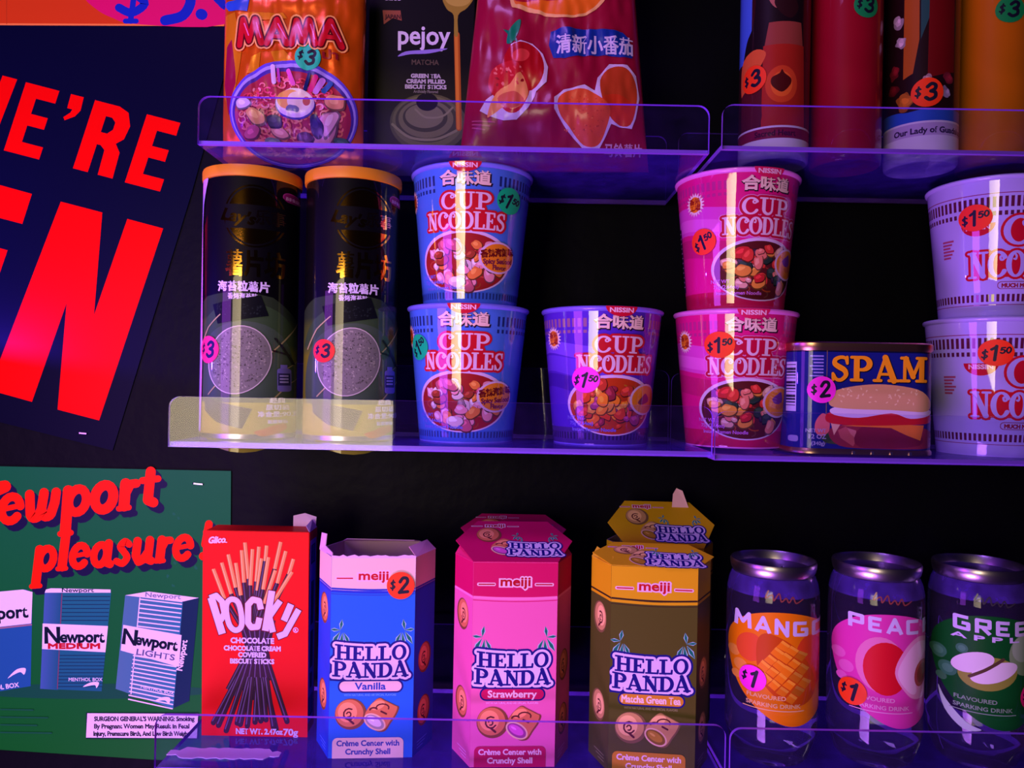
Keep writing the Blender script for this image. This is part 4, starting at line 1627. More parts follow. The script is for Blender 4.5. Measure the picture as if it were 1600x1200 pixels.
def pocky():
    Y0 = 0.5935
    W, D, H = 0.0805, 0.024, 0.1585
    c = at(400, 1000, Y0)
    root = empty('biscuit_stick_box', (c.x - 0.0005, Y0, ZB), 0, 'red card box with a fan of chocolate-dipped biscuit sticks, nearest the green poster', 'snack box')
    card_box(root, 'box_body', W, D, H, (222, 14, 20))
    # photo pixels of the front: x 319..482 at the top, base y = 1153
    sx, sy = 0.4945, 0.4985
    def T(x, y):
        cx = 402.5 + (1000 - y) * 0.012
        return (x - cx) * sx, (1152 - y) * sy
    A = Art(T)
    RD = (226, 12, 18)
    A.rect(319.5, 834.6, 485, 1152, RD)
    BI, CH = (236, 150, 86), (54, 30, 44)
    # sticks: biscuit end (top), where the chocolate starts, bottom end
    st = [((336, 894), (354, 940), (430, 1060)), ((349, 884), (364, 932), (424, 1066)), ((359, 871), (371, 922), (420, 1070)), ((371, 884), (379, 934), (410, 1060)), ((380, 864), (384, 914), (404, 1080)),
          ((385, 852), (391, 908), (408, 1090)), ((397, 862), (394, 918), (398, 1096)), ((407, 858), (403, 912), (392, 1080)), ((411, 876), (405, 926), (388, 1080)), ((419, 856), (417, 880), (384, 1076)),
          ((422, 874), (414, 924), (380, 1080)), ((441, 850), (432, 892), (372, 1090)), ((449, 864), (436, 914), (366, 1090)), ((433, 894), (416, 946), (376, 1080)), ((461, 876), (454, 900), (372, 1070)), ((459, 896), (430, 944), (360, 1080))]
    for a, b, e in st:
        A.stroke([b, e], 7.2, CH, cap=False)
        A.stroke([(b[0] - 1, b[1]), (e[0] - 1, e[1])], 1.6, (96, 70, 110), cap=False)
        A.stroke([a, b], 6.4, tuple(v * 0.7 for v in BI), cap=False)
        A.stroke([a, b], 5.0, BI, cap=False)
        A.stroke([(a[0] - 1.2, a[1]), (b[0] - 1.2, b[1])], 1.4, (250, 190, 130), cap=False)
    # crossed lower ends
    low = [((392, 1030), (338, 1132)), ((394, 1034), (358, 1144)), ((398, 1040), (375, 1132)), ((402, 1036), (380, 1134)), ((400, 1042), (391, 1136)), ((408, 1036), (403, 1130)), ((404, 1040), (412, 1128)), ((412, 1040), (420, 1126)), ((410, 1034), (436, 1140)), ((416, 1034), (432, 1138)), ((420, 1030), (453, 1128)), ((388, 1036), (346, 1136))]
    for a, e in low:
        A.stroke([a, e], 8.4, (34, 20, 40))
        A.stroke([a, e], 6.8, CH)
        A.stroke([(a[0] - 1.4, a[1]), (e[0] - 1.4, e[1] - 3)], 1.8, (104, 78, 124))
    A.poly([(376, 972), (434, 972), (424, 1020), (432, 1060), (382, 1060), (388, 1020)], (54, 26, 48))
    L = A.L + 1
    A.L = L
    for k in range(6):
        A.stroke([(380 + k * 10, 974), (396 + k * 4, 1020), (384 + k * 9, 1060)], 1.6, (100, 70, 120), layer=L)
    # the big white name, letters tilting outwards
    WT = (216, 200, 240)
    for g, c in ((1.2, (120, 16, 30)), (0, WT)):
        L = A.L + 1
        A.L = L
        A.stroke([(333, 938), (351, 994)], 11.5, c, layer=L, cap=False, grow=g)
        A.stroke([(331, 939), (341, 935), (350, 944), (354, 962), (349, 972), (342, 974)], 9, c, layer=L, grow=g, cap=False)
        A.stroke(spline([(358, 946), (366, 940), (376, 946), (381, 968), (380, 983), (371, 988), (362, 980), (357, 960)], 4, True), 8.5, c, layer=L, grow=g, closed=True)
        A.stroke([(411, 955), (408, 942), (398, 940), (391, 948), (391, 976), (396, 983), (406, 982), (409, 968)], 9.5, c, layer=L, grow=g, cap=False)
        A.stroke([(428, 926), (418, 988)], 10.5, c, layer=L, grow=g, cap=False)
        A.stroke([(441, 941), (424, 966), (430, 990)], 9.5, c, layer=L, grow=g, cap=False)
        A.stroke([(458, 946), (447, 972)], 10.5, c, layer=L, grow=g, cap=False)
        A.stroke([(470, 954), (449, 992), (437, 997)], 9.5, c, layer=L, grow=g, cap=False)
    A.ell(465.5, 986, 4.2, 4.2, WT)
    A.ell(465.5, 986, 3.2, 3.2, RD)
    A.text('R', 465.5, 988.4, 6, WT, 0.2)
    for s_, y, sz, wd in (('CHOCOLATE', 1007.5, 11.5, 67), ('CHOCOLATE CREAM', 1019, 10, 88), ('COVERED', 1029, 10, 43), ('BISCUIT STICKS', 1039, 10, 68)):
        A.text(s_, 398, y, sz, WT, 0.55, width=wd)
    A.text('Glico', 341, 853, 13.5, (236, 200, 240), 0.6, shear=0.3, width=26, rot=4)
    A.stroke([(351, 851.5), (357, 852)], 1.4, (236, 200, 240))
    A.text('NET WT. 2.47oz', 410, 1148, 11.5, WT, 0.6, width=72)
    A.text('70g', 459, 1149, 14, WT, 0.5, width=22)
    pieces = [(A, Flat((0, 0, 0), (1, 0, 0), (0, 0, 1)), 0.05)]
    # right side: pale panel with dark boxes of small print
    S = Art(lambda x, y: (x, y))
    S.rect(0.6, 0.6, 23.4, 158, (206, 40, 60))
    S.rect(3, 8, 21, 151, (150, 110, 200))
    L = S.L + 1
    S.L = L
    for y0, y1, x0, x1 in ((132, 147, 6, 18), (84, 118, 8, 16), (50, 79, 8, 16), (34, 46, 9, 15), (12, 28, 5, 19)):
        S.rect(x0, y0, x1, y1, (30, 22, 90), layer=L)
    L = S.L + 1
    S.L = L
    for k in range(9):
        S.rect(7, 14 + k * 1.6, 17, 14.7 + k * 1.6, (150, 110, 200), layer=L)
        S.rect(8 + k % 3, 134 + k * 1.4, 16, 134.6 + k * 1.4, (120, 90, 190), layer=L)
    pieces.append((S, Flat((W / 2, 0, 0), (0, 1, 0), (0, 0, 1)), 0.05))
    printed('printed_faces', pieces, M_CARD, root)
    # opened top: crumpled lid flap standing up behind, side tuck flap
    w2 = W / 2
    flap(root, 'lid_flap', [(w2 - 0.019, D - 0.001, H), (w2 - 0.001, D - 0.001, H), (w2 - 0.001, D + 0.001, H + 0.0075), (w2 - 0.010, D, H + 0.0105), (w2 - 0.019, D - 0.001, H + 0.0085)], 0.0005, (224, 190, 220), 'torn pale top flap')
    flap(root, 'side_flap', [(w2 - 0.0005, 0.001, H - 0.0005), (w2 - 0.0005, D - 0.001, H - 0.0005), (w2 - 0.004, D - 0.002, H + 0.006), (w2 - 0.005, 0.008, H + 0.003)], 0.0005, (210, 170, 210))


pocky()


# ------------------------------------------------------------------ hexagonal biscuit boxes
HW, MW, HD, HH = 30.6, 44.0, 29.0, 147.5          # half front width, half middle width, half depth, height (mm)
HEX = [(-HW, -HD), (HW, -HD), (MW, 0), (HW, HD), (-HW, HD), (-MW, 0)]
SCH = {
    'vanilla': dict(band=(236, 205, 190), body=(36, 108, 214), stripe=(36, 60, 190), cut=(40, 60, 180), meiji=(196, 20, 40), flav='Vanilla', flbg=(238, 205, 200), flfg=(40, 70, 170), foot=(240, 208, 196), footfg=(50, 70, 160), bis=(216, 126, 78), cream=(232, 210, 214), side=(30, 76, 206)),
    'strawberry': dict(band=(206, 16, 92), body=(238, 104, 170), stripe=(246, 130, 190), cut=(206, 16, 92), meiji=(180, 12, 30), flav='Strawberry', flbg=(206, 16, 92), flfg=(250, 215, 235), foot=(196, 18, 84), footfg=(250, 205, 228), bis=(216, 120, 80), cream=(226, 90, 190), side=(232, 96, 160)),
    'matcha': dict(band=(222, 178, 20), body=(84, 84, 26), stripe=(222, 178, 20), cut=(60, 40, 24), meiji=(196, 20, 34), flav='Matcha Green Tea', flbg=(212, 150, 40), flfg=(245, 220, 210), foot=(206, 146, 34), footfg=(250, 222, 220), bis=(206, 160, 96), cream=(190, 146, 40), side=(84, 84, 30)),
}
LOGO, LOGW = (26, 20, 120), (226, 208, 242)


def biscuit(A, x, y, rx, ry, col, seed=0, rot=0, mark=True):
    d = tuple(v * 0.62 for v in col)
    A.ell(x, y, rx, ry, d, rot)
    A.ell(x - rx * 0.08, y - ry * 0.06, rx * 0.88, ry * 0.88, col, rot)
    A.ell(x - rx * 0.2, y - ry * 0.12, rx * 0.6, ry * 0.64, tuple(min(255, v * 1.1 + 24) for v in col), rot)
    if mark:                                     # baked-in brown pattern, plain sprig
        L = A.L + 1
        A.L = L
        b = (92, 34, 40)
        A.stroke(arc(x - rx * 0.1, y, rx * 0.34, ry * 0.36, 30, 300, 8), rx * 0.1, b, layer=L)
        A.stroke(arc(x - rx * 0.12, y + ry * 0.02, rx * 0.14, ry * 0.16, 200, 470, 6), rx * 0.09, b, layer=L)
        A.stroke([(x - rx * 0.1, y + ry * 0.36), (x + rx * 0.18, y + ry * 0.6)], rx * 0.14, b, layer=L)


def open_biscuit(A, x, y, s, col, cream):
    d = tuple(v * 0.62 for v in col)
    pts = [(-22, 8), (-18, -6), (-6, -20), (2, -24), (10, -20), (26, -12), (32, -8), (28, 4), (20, 16), (10, 30), (-6, 28)]
    A.poly(spline([(x + a * s, y + b * s) for a, b in pts], 4, True), d)
    A.poly(spline([(x + a * s * 0.93 - 0.6, y + b * s * 0.93 - 0.6) for a, b in pts], 4, True), col)
    A.ell(x - 2 * s, y - 12 * s, 12 * s, 7 * s, tuple(min(255, v * 1.12 + 22) for v in col), -20)
    L = A.L + 1
    A.L = L
    b = (92, 34, 40)
    A.stroke(arc(x + 6 * s, y - 8 * s, 10 * s, 6 * s, 160, 380, 8), 2.2 * s, b, layer=L)
    A.stroke(arc(x - 8 * s, y - 4 * s, 6 * s, 4 * s, 190, 330, 6), 2.6 * s, b, layer=L)
    A.stroke([(x + 4 * s, y - 2 * s), (x + 12 * s, y + 2 * s)], 3 * s, b, layer=L)
    A.ell(x - 6 * s, y + 15 * s, 19 * s, 12 * s, (242, 200, 160), 32)
    A.ell(x - 6 * s, y + 15 * s, 16.5 * s, 9.6 * s, tuple(v * 0.72 for v in cream), 32)
    A.ell(x - 7 * s, y + 14 * s, 13 * s, 6.6 * s, cream, 32)
    A.ell(x - 11 * s, y + 11 * s, 5 * s, 1.7 * s, tuple(min(255, v + 40) for v in cream), 32)


def bamboo(A, x, y, s, flip=1):
    g1, g2 = (24, 120, 96), (170, 220, 220)
    leaves = [((0, -22), (-3, -2), 6), ((-24, -4), (-2, -2), 5), ((-18, 24), (-3, 0), 7), ((-2, 30), (1, 2), 7), ((14, 24), (3, 2), 6), ((10, 40), (14, 16), 5)]
    for (tx, ty), (bx, by), wd in leaves:
        px, py = -(ty - by), tx - bx
        l = math.hypot(px, py) or 1
        px, py = px / l * wd / 2, py / l * wd / 2
        mx, my = bx * 0.45 + tx * 0.55, by * 0.45 + ty * 0.55
        for k, c in ((1.35, g2), (0.85, g1)):
            A.poly([(x + flip * bx * s, y + by * s), (x + flip * (mx + px * k) * s, y + (my + py * k) * s), (x + flip * tx * s, y + ty * s), (x + flip * (mx - px * k) * s, y + (my - py * k) * s)], c)


def panda_logo(A, x, y, s, k=1.0, a=LOGO, b=LOGW):
    """two-line bouncing slab lettering; x, y = centre of the block, s = height of a line"""
    def bend(amp, w_):
        return lambda p, q: (p, q * (1 + 0.10 * ((p - w_ / 2) / (w_ / 2)) ** 2) - amp * (1 - ((p - w_ / 2) / (w_ / 2)) ** 2))
    w1, w2 = s * 4.3, s * 4.6
    for g, c in ((s * 0.27, a), (s * 0.15, b), (0.0, a)):
        if g:
            A.rect(x - w1 * 0.46, y - s * 0.8, x + w1 * 0.47, y + s * 0.9, c)
        L = A.L + 1
        A.L = L
        A.glyphs(slab, 'HELLO', x - w1 / 2, y - s * 0.06, s * 0.9, c, gap=0.03, wide=w1, layer=L, grow=g, wk=1.08, bend=bend(s * 0.08, w1))
        A.glyphs(slab, 'PANDA', x - w2 / 2, y + s * 0.98, s * 0.92, c, gap=0.0, wide=w2, layer=L, grow=g, wk=1.08, bend=bend(s * 0.1, w2))


def meiji(A, x, y, s, c, halo=(240, 200, 215), lines=True):
    L = A.L + 1
    A.L = L
    A.text('meiji', x, y, s, halo, s * 0.14, layer=L, width=s * 2.35)
    if lines:
        A.rrect(x - s * 3.0, y - s * 0.24, x - s * 1.55, y + s * 0.02, s * 0.1, halo, layer=L)
        A.rrect(x + s * 1.5, y - s * 0.24, x + s * 3.0, y + s * 0.02, s * 0.1, halo, layer=L)
    L = A.L + 1
    A.L = L
    A.text('meiji', x, y, s, c, s * 0.032, layer=L, width=s * 2.3)
    if lines:
        A.rect(x - s * 2.9, y - s * 0.16, x - s * 1.62, y - s * 0.06, c, layer=L)
        A.rect(x + s * 1.58, y - s * 0.16, x + s * 2.9, y - s * 0.06, c, layer=L)


def front_art(S):
    """photo pixels of the strawberry box: face centre x = 806, top edge y = 879, base y = 1203"""
    A = Art(lambda x, y: ((x - 806) * 0.461, (1203 - y) * 0.4552))
    A.rect(739.8, 879.5, 872.2, 1203, S['body'])
    A.rect(739.8, 879.5, 872.2, 934, S['band'])
    for y0, c, h in ((930, S['cut'], 3), (934, S['stripe'], 4), (938.5, S['cut'], 1.2)):
        A.stroke([(740 + 132 * i / 12, y0 + 2.5 * math.sin(PI * i / 12)) for i in range(13)], h, c, cap=False)
    meiji(A, 806, 916, 20, S['meiji'])
    bamboo(A, 758, 999, 0.88, 1)
    bamboo(A, 854, 999, 0.88, -1)
    panda_logo(A, 804, 1046, 25.8)
    A.rrect(753, 1077, 856, 1098, 10, LOGO)
    A.rrect(755.5, 1079.4, 853.5, 1095.6, 8, S['flbg'])
    A.text(S['flav'], 804, 1092.5, 15.5, S['flfg'], 0.5, width={'Vanilla': 48, 'Strawberry': 76, 'Matcha Green Tea': 90}[S['flav']])
    A.text('WITH NATURAL AND ARTIFICIAL FLAVORS', 804, 1103, 5, tuple(min(255, v + 70) for v in S['body']), 0.1, width=82)
    biscuit(A, 774, 1132, 25, 25, S['bis'], 1)
    open_biscuit(A, 818, 1130, 1.0, S['bis'], S['cream'])
    A.rrect(746, 1170, 858, 1215, 8, S['foot'])
    A.rect(746, 1190, 858, 1202.8, S['foot'])
    A.text('Crème Center with', 802, 1183, 12.5, S['footfg'], 0.45, width=98)
    A.text('Crunchy Shell', 802, 1196.5, 12.5, S['footfg'], 0.45, width=70)
    # trim what fell below the base
    for i, it in enumerate(A.items):
        A.items[i] = ([(max(739.7, min(872.3, x)), min(y, 1202.9)) for x, y in it[0]],) + it[1:]
    return A


def side_art(S, flip):
    """a slanted side, u from the front edge outwards (mm)"""
    wd = math.hypot(MW - HW, HD)
    A = Art((lambda x, y: (x, (1203 - y) * 0.4552)) if flip > 0 else (lambda x, y: (wd - x, (1203 - y) * 0.4552)))
    A.rect(0, 879.5, wd, 1203, S['side'])
    A.rect(0, 879.5, wd, 934, S['band'])
    A.rect(0, 928.5, wd, 931.5, S['cut'])
    A.rect(0, 932, wd, 936, S['stripe'])
    for k, y in enumerate((970, 1032, 1112, 1165) if flip < 0 else (1052, 1140)):
        if flip < 0 and k in (1, 3):
            continue
        B = Art(A.T)
        B.L = A.L
        biscuit(B, 0, 0, 12, 12, S['bis'], k)
        cx = wd * 0.52
        for it in B.items:
            A.items.append(([(cx + x * 0.85, y + yy * 2.1) for x, yy in it[0]],) + it[1:])
        A.L = B.L
    L = A.L + 1
    A.L = L
    for k in range(3):
        A.rect(wd * 0.2, 1184 + k * 5, wd * (0.7 - 0.1 * k), 1185.6 + k * 5, tuple(min(255, v + 60) for v in S['side']), layer=L)
    return A, wd


def lid_art(S, dep):
    """the hexagonal lid, u across (mm), v from the hinge towards the back"""
    A = Art(lambda x, y: (x, y))
    pts = [(-HW, 0.2), (HW, 0.2), (MW, dep / 2), (HW - 3, dep - 0.2), (-HW + 3, dep - 0.2), (-MW, dep / 2)]
    A.poly(pts, S['band'])
    # lettering is drawn with y down, so flip
    B = Art(lambda x, y: (x, dep - y))
    meiji(B, -14, 9, 6.2, S['meiji'], lines=True)
    q = dep / 58.0
    biscuit(B, -19, 21 * q, 9.5, 10.5 * q, S['bis'], 1)
    open_biscuit(B, -8, 37 * q, 0.42, S['bis'], S['cream'])
    panda_logo(B, 15, 41 * q, 8.6)
    bamboo(B, 3, 23 * q, 0.22, 1)
    bamboo(B, 29, 23 * q, 0.22, -1)
    return A, B


_hex = {}


def hex_box(kind, x, y, z, yaw, label, lid_deg=None, dep=58.0, front_only=False, torn=False):
    """y is the depth of the front face's middle"""
    S = SCH[kind]
    c = Vector((x, y, z)) + Matrix.Rotation(yaw, 3, 'Z') @ Vector((0, HD * 0.001, 0))
    root = empty('biscuit_box', c, yaw, label, 'biscuit box', 'hexagonal biscuit boxes')
    if kind not in _hex:
        bm = bmesh.new()
        lay = bm.loops.layers.float_color.new('Col')
        a = [bm.verts.new((u * 0.001, v * 0.001, 0)) for u, v in HEX]
        b = [bm.verts.new((u * 0.001, v * 0.001, HH * 0.001)) for u, v in HEX]
        ins = [bm.verts.new((u * 0.00098, v * 0.00098, HH * 0.001)) for u, v in HEX]
        dn = [bm.verts.new((u * 0.00098, v * 0.00098, (HH - 22) * 0.001)) for u, v in HEX]
        bm.faces.new(list(reversed(a)))
        for i in range(6):
            j = (i + 1) % 6
            bm.faces.new((a[i], a[j], b[j], b[i]))
            bm.faces.new((b[i], b[j], ins[j], ins[i]))
            bm.faces.new((ins[i], ins[j], dn[j], dn[i]))
        bm.faces.new(dn)
        for f in bm.faces:
            inner = all(v.co.z > (HH - 23) * 0.001 for v in f.verts)
            for l in f.loops:
                l[lay] = lin((190, 160, 170) if inner else S['side'])
        body = mesh_obj('box_body', bm, M_CARD, root)
        pieces = [(front_art(S), Flat((0, -HD * 0.001, 0), (1, 0, 0), (0, 0, 1)), 0.05)]
        for fl in (1, -1):
            A, wd = side_art(S, fl)
            if fl > 0:
                surf = Flat((HW * 0.001, -HD * 0.001, 0), (MW - HW, HD, 0), (0, 0, 1))
            else:
                surf = Flat((-MW * 0.001, 0, 0), (MW - HW, -HD, 0), (0, 0, 1))
            pieces.append((A, surf, 0.05))
        pr = printed('printed_faces', pieces, M_CARD, root)
        _hex[kind] = [body, pr]
    else:
        for b in _hex[kind]:
            share(b.name.split('.')[0], b, root)
    if lid_deg is not None:
        t = DEG(lid_deg)
        hy, hz = -HD * 0.001, HH * 0.001
        d = Vector((0, math.cos(t), math.sin(t)))
        n = Vector((0, -math.sin(t), math.cos(t)))
        o = Vector((0, hy, hz))
        P = [(-HW, 0), (HW, 0), (MW, dep / 2), (HW - 3, dep), (-HW + 3, dep), (-MW, dep / 2)]
        lo = flap(root, 'lid', [o + Vector((u * 0.001, 0, 0)) + d * v * 0.001 for u, v in P], 0.0005, S['band'])
        A, B = lid_art(S, dep)
        surf = Flat(o, (1, 0, 0), d)
        q = printed('lid_print', [(A, surf, 0.55), (B, surf, 0.75)], M_CARD, lo)
    return root


def torn_flaps(root):
    m_ = 0.001
    c = (226, 180, 215)
    z = HH * m_
    flap(root, 'torn_flap', [(-MW * m_, 0, z - 0.001), (-HW * m_ + 0.001, -HD * m_, z - 0.001), (-HW * m_ + 0.0005, -HD * m_ + 0.002, z + 0.0025), (-MW * m_ + 0.006, -0.010, z + 0.004), (-MW * m_ + 0.0065, -0.008, z + 0.0125), (-MW * m_ + 0.002, -0.003, z + 0.0125)], 0.0006, c, 'torn upright scrap of card')
    flap(root, 'side_flap', [(HW * m_, -HD * m_, z - 0.0005), (MW * m_, 0, z - 0.0005), (MW * m_ - 0.007, 0.003, z + 0.006), (HW * m_ - 0.006, -HD * m_ + 0.008, z + 0.0055)], 0.0006, (222, 160, 190), 'bent pink side flap')
    flap(root, 'inner_flap', [(HW * m_, HD * m_, z - 0.0005), (-HW * m_, HD * m_, z - 0.0005), (-HW * m_ + 0.004, HD * m_ - 0.010, z + 0.003), (HW * m_ - 0.004, HD * m_ - 0.010, z + 0.002)], 0.0006, (206, 160, 190))
    # frayed front edge where the lid was ripped off
    rn = random.Random(9)
    e = [(-HW * m_ + 2 * HW * m_ * i / 22, -HD * m_ + 0.0004, z + rn.uniform(0.0001, 0.0016)) for i in range(23)]
    flap(root, 'ripped_edge', [(-HW * m_, -HD * m_ + 0.0004, z - 0.001), (HW * m_, -HD * m_ + 0.0004, z - 0.001)] + e[::-1], 0.0006, (226, 190, 215))


def side_tabs(root, S, right=True):
    m_ = 0.001
    z = HH * m_
    flap(root, 'side_flap', [(-MW * m_, 0, z - 0.0005), (-HW * m_, -HD * m_, z - 0.0005), (-HW * m_ + 0.002, -HD * m_ + 0.010, z + 0.0035), (-MW * m_ + 0.004, 0.004, z + 0.006)], 0.0005, tuple(min(255, v + 30) for v in S['band']))
    flap(root, 'side_flap', [(HW * m_, -HD * m_, z - 0.0005), (MW * m_, 0, z - 0.0005), (MW * m_ - 0.004, 0.004, z + 0.005), (HW * m_ - 0.002, -HD * m_ + 0.010, z + 0.003)], 0.0005, S['band'])


YH = 0.5535
bx = hex_box('vanilla', at(582, 1000, 0.563).x, 0.563, ZB, DEG(4), 'blue hexagonal biscuit box with its top torn open, beside the red box')
torn_flaps(bx)
sT = lambda x, y: ((x - 806) * 0.461, (1203 - y) * 0.4552)
price(bx, Flat((0, -HD * 0.001, 0), (1, 0, 0), (0, 0, 1)), sT, 849, 925, 22, ORANGE, '2', 6, 1.0)
bx = hex_box('strawberry', at(804, 1000, YH).x, YH, ZB, DEG(3), 'pink hexagonal biscuit box in front of a second pink box', 20, 57)
side_tabs(bx, SCH['strawberry'])
hex_box('strawberry', at(800, 1000, YH).x, YH + 0.0605, ZB, DEG(0), 'second pink hexagonal biscuit box, hidden behind the front pink one but for its lid', 15, 57)
bx = hex_box('matcha', at(1021, 1000, 0.5475).x, 0.5475, ZB, DEG(-5), 'gold and olive hexagonal biscuit box at the front, third from the red box', 17, 34)
side_tabs(bx, SCH['matcha'])
b2 = hex_box('matcha', at(1034, 1000, 0.62).x, 0.6125, ZB, DEG(-2), 'second gold and olive biscuit box behind the front one, its hexagonal lid raised', 31, 57)
z = HH * 0.001
flap(b2, 'torn_scrap', [(0.012, 0.014, z + 0.026), (0.026, 0.014, z + 0.026), (0.021, 0.016, z + 0.040), (0.016, 0.017, z + 0.042), (0.013, 0.016, z + 0.037)], 0.0006, (236, 190, 180), 'torn pale scrap of card')


# ------------------------------------------------------------------ clear drink cans
CAN_PROF = [(0.0, 0.006), (0.012, 0.005), (0.022, 0.0015), (0.0255, 0.0), (0.0285, 0.003), (0.0305, 0.010), (0.0325, 0.016), (0.0338, 0.022), (0.0338, 0.118), (0.0334, 0.124), (0.0318, 0.1315), (0.0296, 0.1370), (0.0290, 0.1385)]
can_surf = Round([(0.0338, 0.022), (0.0338, 0.118), (0.0334, 0.124), (0.0318, 0.1315)], 33.8)


def can_art(kind):
    """photo pixels of the mango can: axis x = 1206, rim y = 872, base y = 1209"""
    R, RP = 33.8, 70.5
    def T(x, y):
        d = (x - 1206 - (1040 - y) * 0.012) / RP
        a = math.asin(max(-1, min(1, d))) if abs(d) < 0.985 else math.copysign(1.398 + (abs(d) - 0.985) * 3.0, d)
        return R * a, 147 - (y - 872) * 0.436
    A = Art(T)
    W = (214, 204, 244)
    bg = {'mango': (236, 132, 10), 'peach': (222, 62, 168), 'apple': (14, 92, 34)}[kind]
    A.poly(spline([(1141, 1015), (1148, 980), (1175, 955), (1215, 946), (1255, 952), (1285, 975), (1300, 1010), (1298, 1060), (1285, 1100), (1262, 1127), (1235, 1134), (1205, 1124), (1172, 1098), (1150, 1062)], 5, True), bg)
    # pale fruit bubbles
    L = A.L + 1
    A.L = L
    pale = tuple(v + (255 - v) * 0.22 for v in bg)
    for x, y, r in ((1150, 1024, 9), (1160, 1044, 10), (1154, 1062, 7)):
        A.ell(x, y, r, r, pale, layer=L)
    if kind == 'mango':
        A.ell(1174, 1010, 20, 24, (226, 90, 40), 10)
        A.ell(1260, 1030, 22, 46, (222, 74, 30), 0)
        A.poly(spline([(1184, 1000), (1200, 982), (1236, 1000), (1262, 1040), (1268, 1080), (1248, 1100), (1214, 1088), (1188, 1054)], 5, True), (200, 80, 12))
        rn = random.Random(3)
        c_, s_ = math.cos(DEG(38)), math.sin(DEG(38))
        for i in range(-3, 4):
            for j in range(-4, 4):
                x, y = 1228 + (i * c_ - j * s_) * 15.5, 1042 + (i * s_ + j * c_) * 15.5 + i * i * 0.6
                if ((x - 1227) / 36) ** 2 + ((y - 1044) / 50) ** 2 > 0.86:
                    continue
                q = [(x + (a * c_ - b * s_) * 7.0 + rn.uniform(-1, 1), y + (a * s_ + b * c_) * 7.0 + rn.uniform(-1, 1)) for a, b in ((-1, -1), (1, -1), (1, 1), (-1, 1))]
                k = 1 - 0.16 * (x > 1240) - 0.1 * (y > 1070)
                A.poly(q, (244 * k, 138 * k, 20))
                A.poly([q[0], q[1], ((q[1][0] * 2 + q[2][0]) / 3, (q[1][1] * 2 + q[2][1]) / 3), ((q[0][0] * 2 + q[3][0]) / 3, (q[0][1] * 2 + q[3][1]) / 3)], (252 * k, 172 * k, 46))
    elif kind == 'peach':
        A.ell(1206, 1030, 34, 46, (230, 130, 180), 0)
        A.ell(1214, 1036, 32, 44, (214, 20, 40), 0)
        A.poly(spline([(1226, 1042), (1240, 1004), (1262, 984), (1282, 1000), (1290, 1050), (1276, 1082), (1260, 1088), (1244, 1078)], 5, True), (238, 160, 200))
        A.poly(spline([(1230, 1044), (1243, 1010), (1262, 992), (1276, 1004), (1256, 1040), (1258, 1076), (1246, 1074)], 5, True), (244, 200, 226))
        A.ell(1266, 1046, 11, 22, (176, 70, 70), 8)
        A.ell(1266, 1046, 7, 16, (140, 50, 50), 8)
    else:
        A.ell(1268, 1010, 26, 36, (130, 170, 110), 0)
        A.ell(1262, 1000, 16, 22, (160, 195, 150), 0)
        for x, y, r in ((1150, 1020, 11), (1162, 1046, 12), (1180, 1006, 8)):
            A.ell(x, y, r, r, (60, 130, 90))
            A.ell(x, y, r * 0.6, r * 0.6, (80, 150, 110))
        A.ell(1214, 1042, 40, 28, (150, 160, 60), -10)
        A.ell(1194, 1026, 30, 16, (232, 228, 232), -24)
        A.ell(1222, 1040, 34, 15, (236, 232, 234), -24)
        A.stroke([(1190, 1050), (1210, 1036), (1234, 1016)], 5, (90, 70, 50))
        A.poly(spline([(1150, 1080), (1160, 1100), (1186, 1128), (1206, 1136), (1182, 1140), (1158, 1116)], 4, True), (190, 215, 205))
    nm = {'mango': 'MANGO', 'peach': 'PEACH', 'apple': 'GREEN'}[kind]
    x0, wd = {'mango': (1150, 136), 'peach': (1162, 128), 'apple': (1168, 130)}[kind]
    L = A.L + 1
    A.L = L
    A.glyphs(sans, nm, x0, 974 if kind != 'mango' else 978, 24, W, gap=0.14, wide=wd, layer=L, shear=-0.06, rot=-3 if kind != 'mango' else -4, wk=1.15)
    if kind == 'apple':
        L = A.L + 1
        A.L = L
        A.text('A P P L E', 1222, 988, 11, W, 0.7, width=112, layer=L)
    L = A.L + 1
    A.L = L
    c2 = tuple(v + (245 - v) * 0.55 for v in bg)
    A.text('FLAVOURED', 1198, 1091, 9.5, c2, 0.2, width=56, layer=L)
    A.text('SPARKING DRINK', 1208, 1104, 9.5, c2, 0.2, width=78, layer=L)
    A.rect(1164, 1108, 1252, 1109.4, c2, layer=L)
    # red-brown script near the shoulder
    A.stroke(spline([(1200, 912), (1196, 924), (1206, 918), (1208, 927), (1216, 915), (1219, 928), (1226, 922), (1230, 929), (1236, 920), (1240, 930), (1250, 924)], 4), 2.0, (140, 70, 60) if kind != 'apple' else (60, 60, 60))
    return A


_can = []


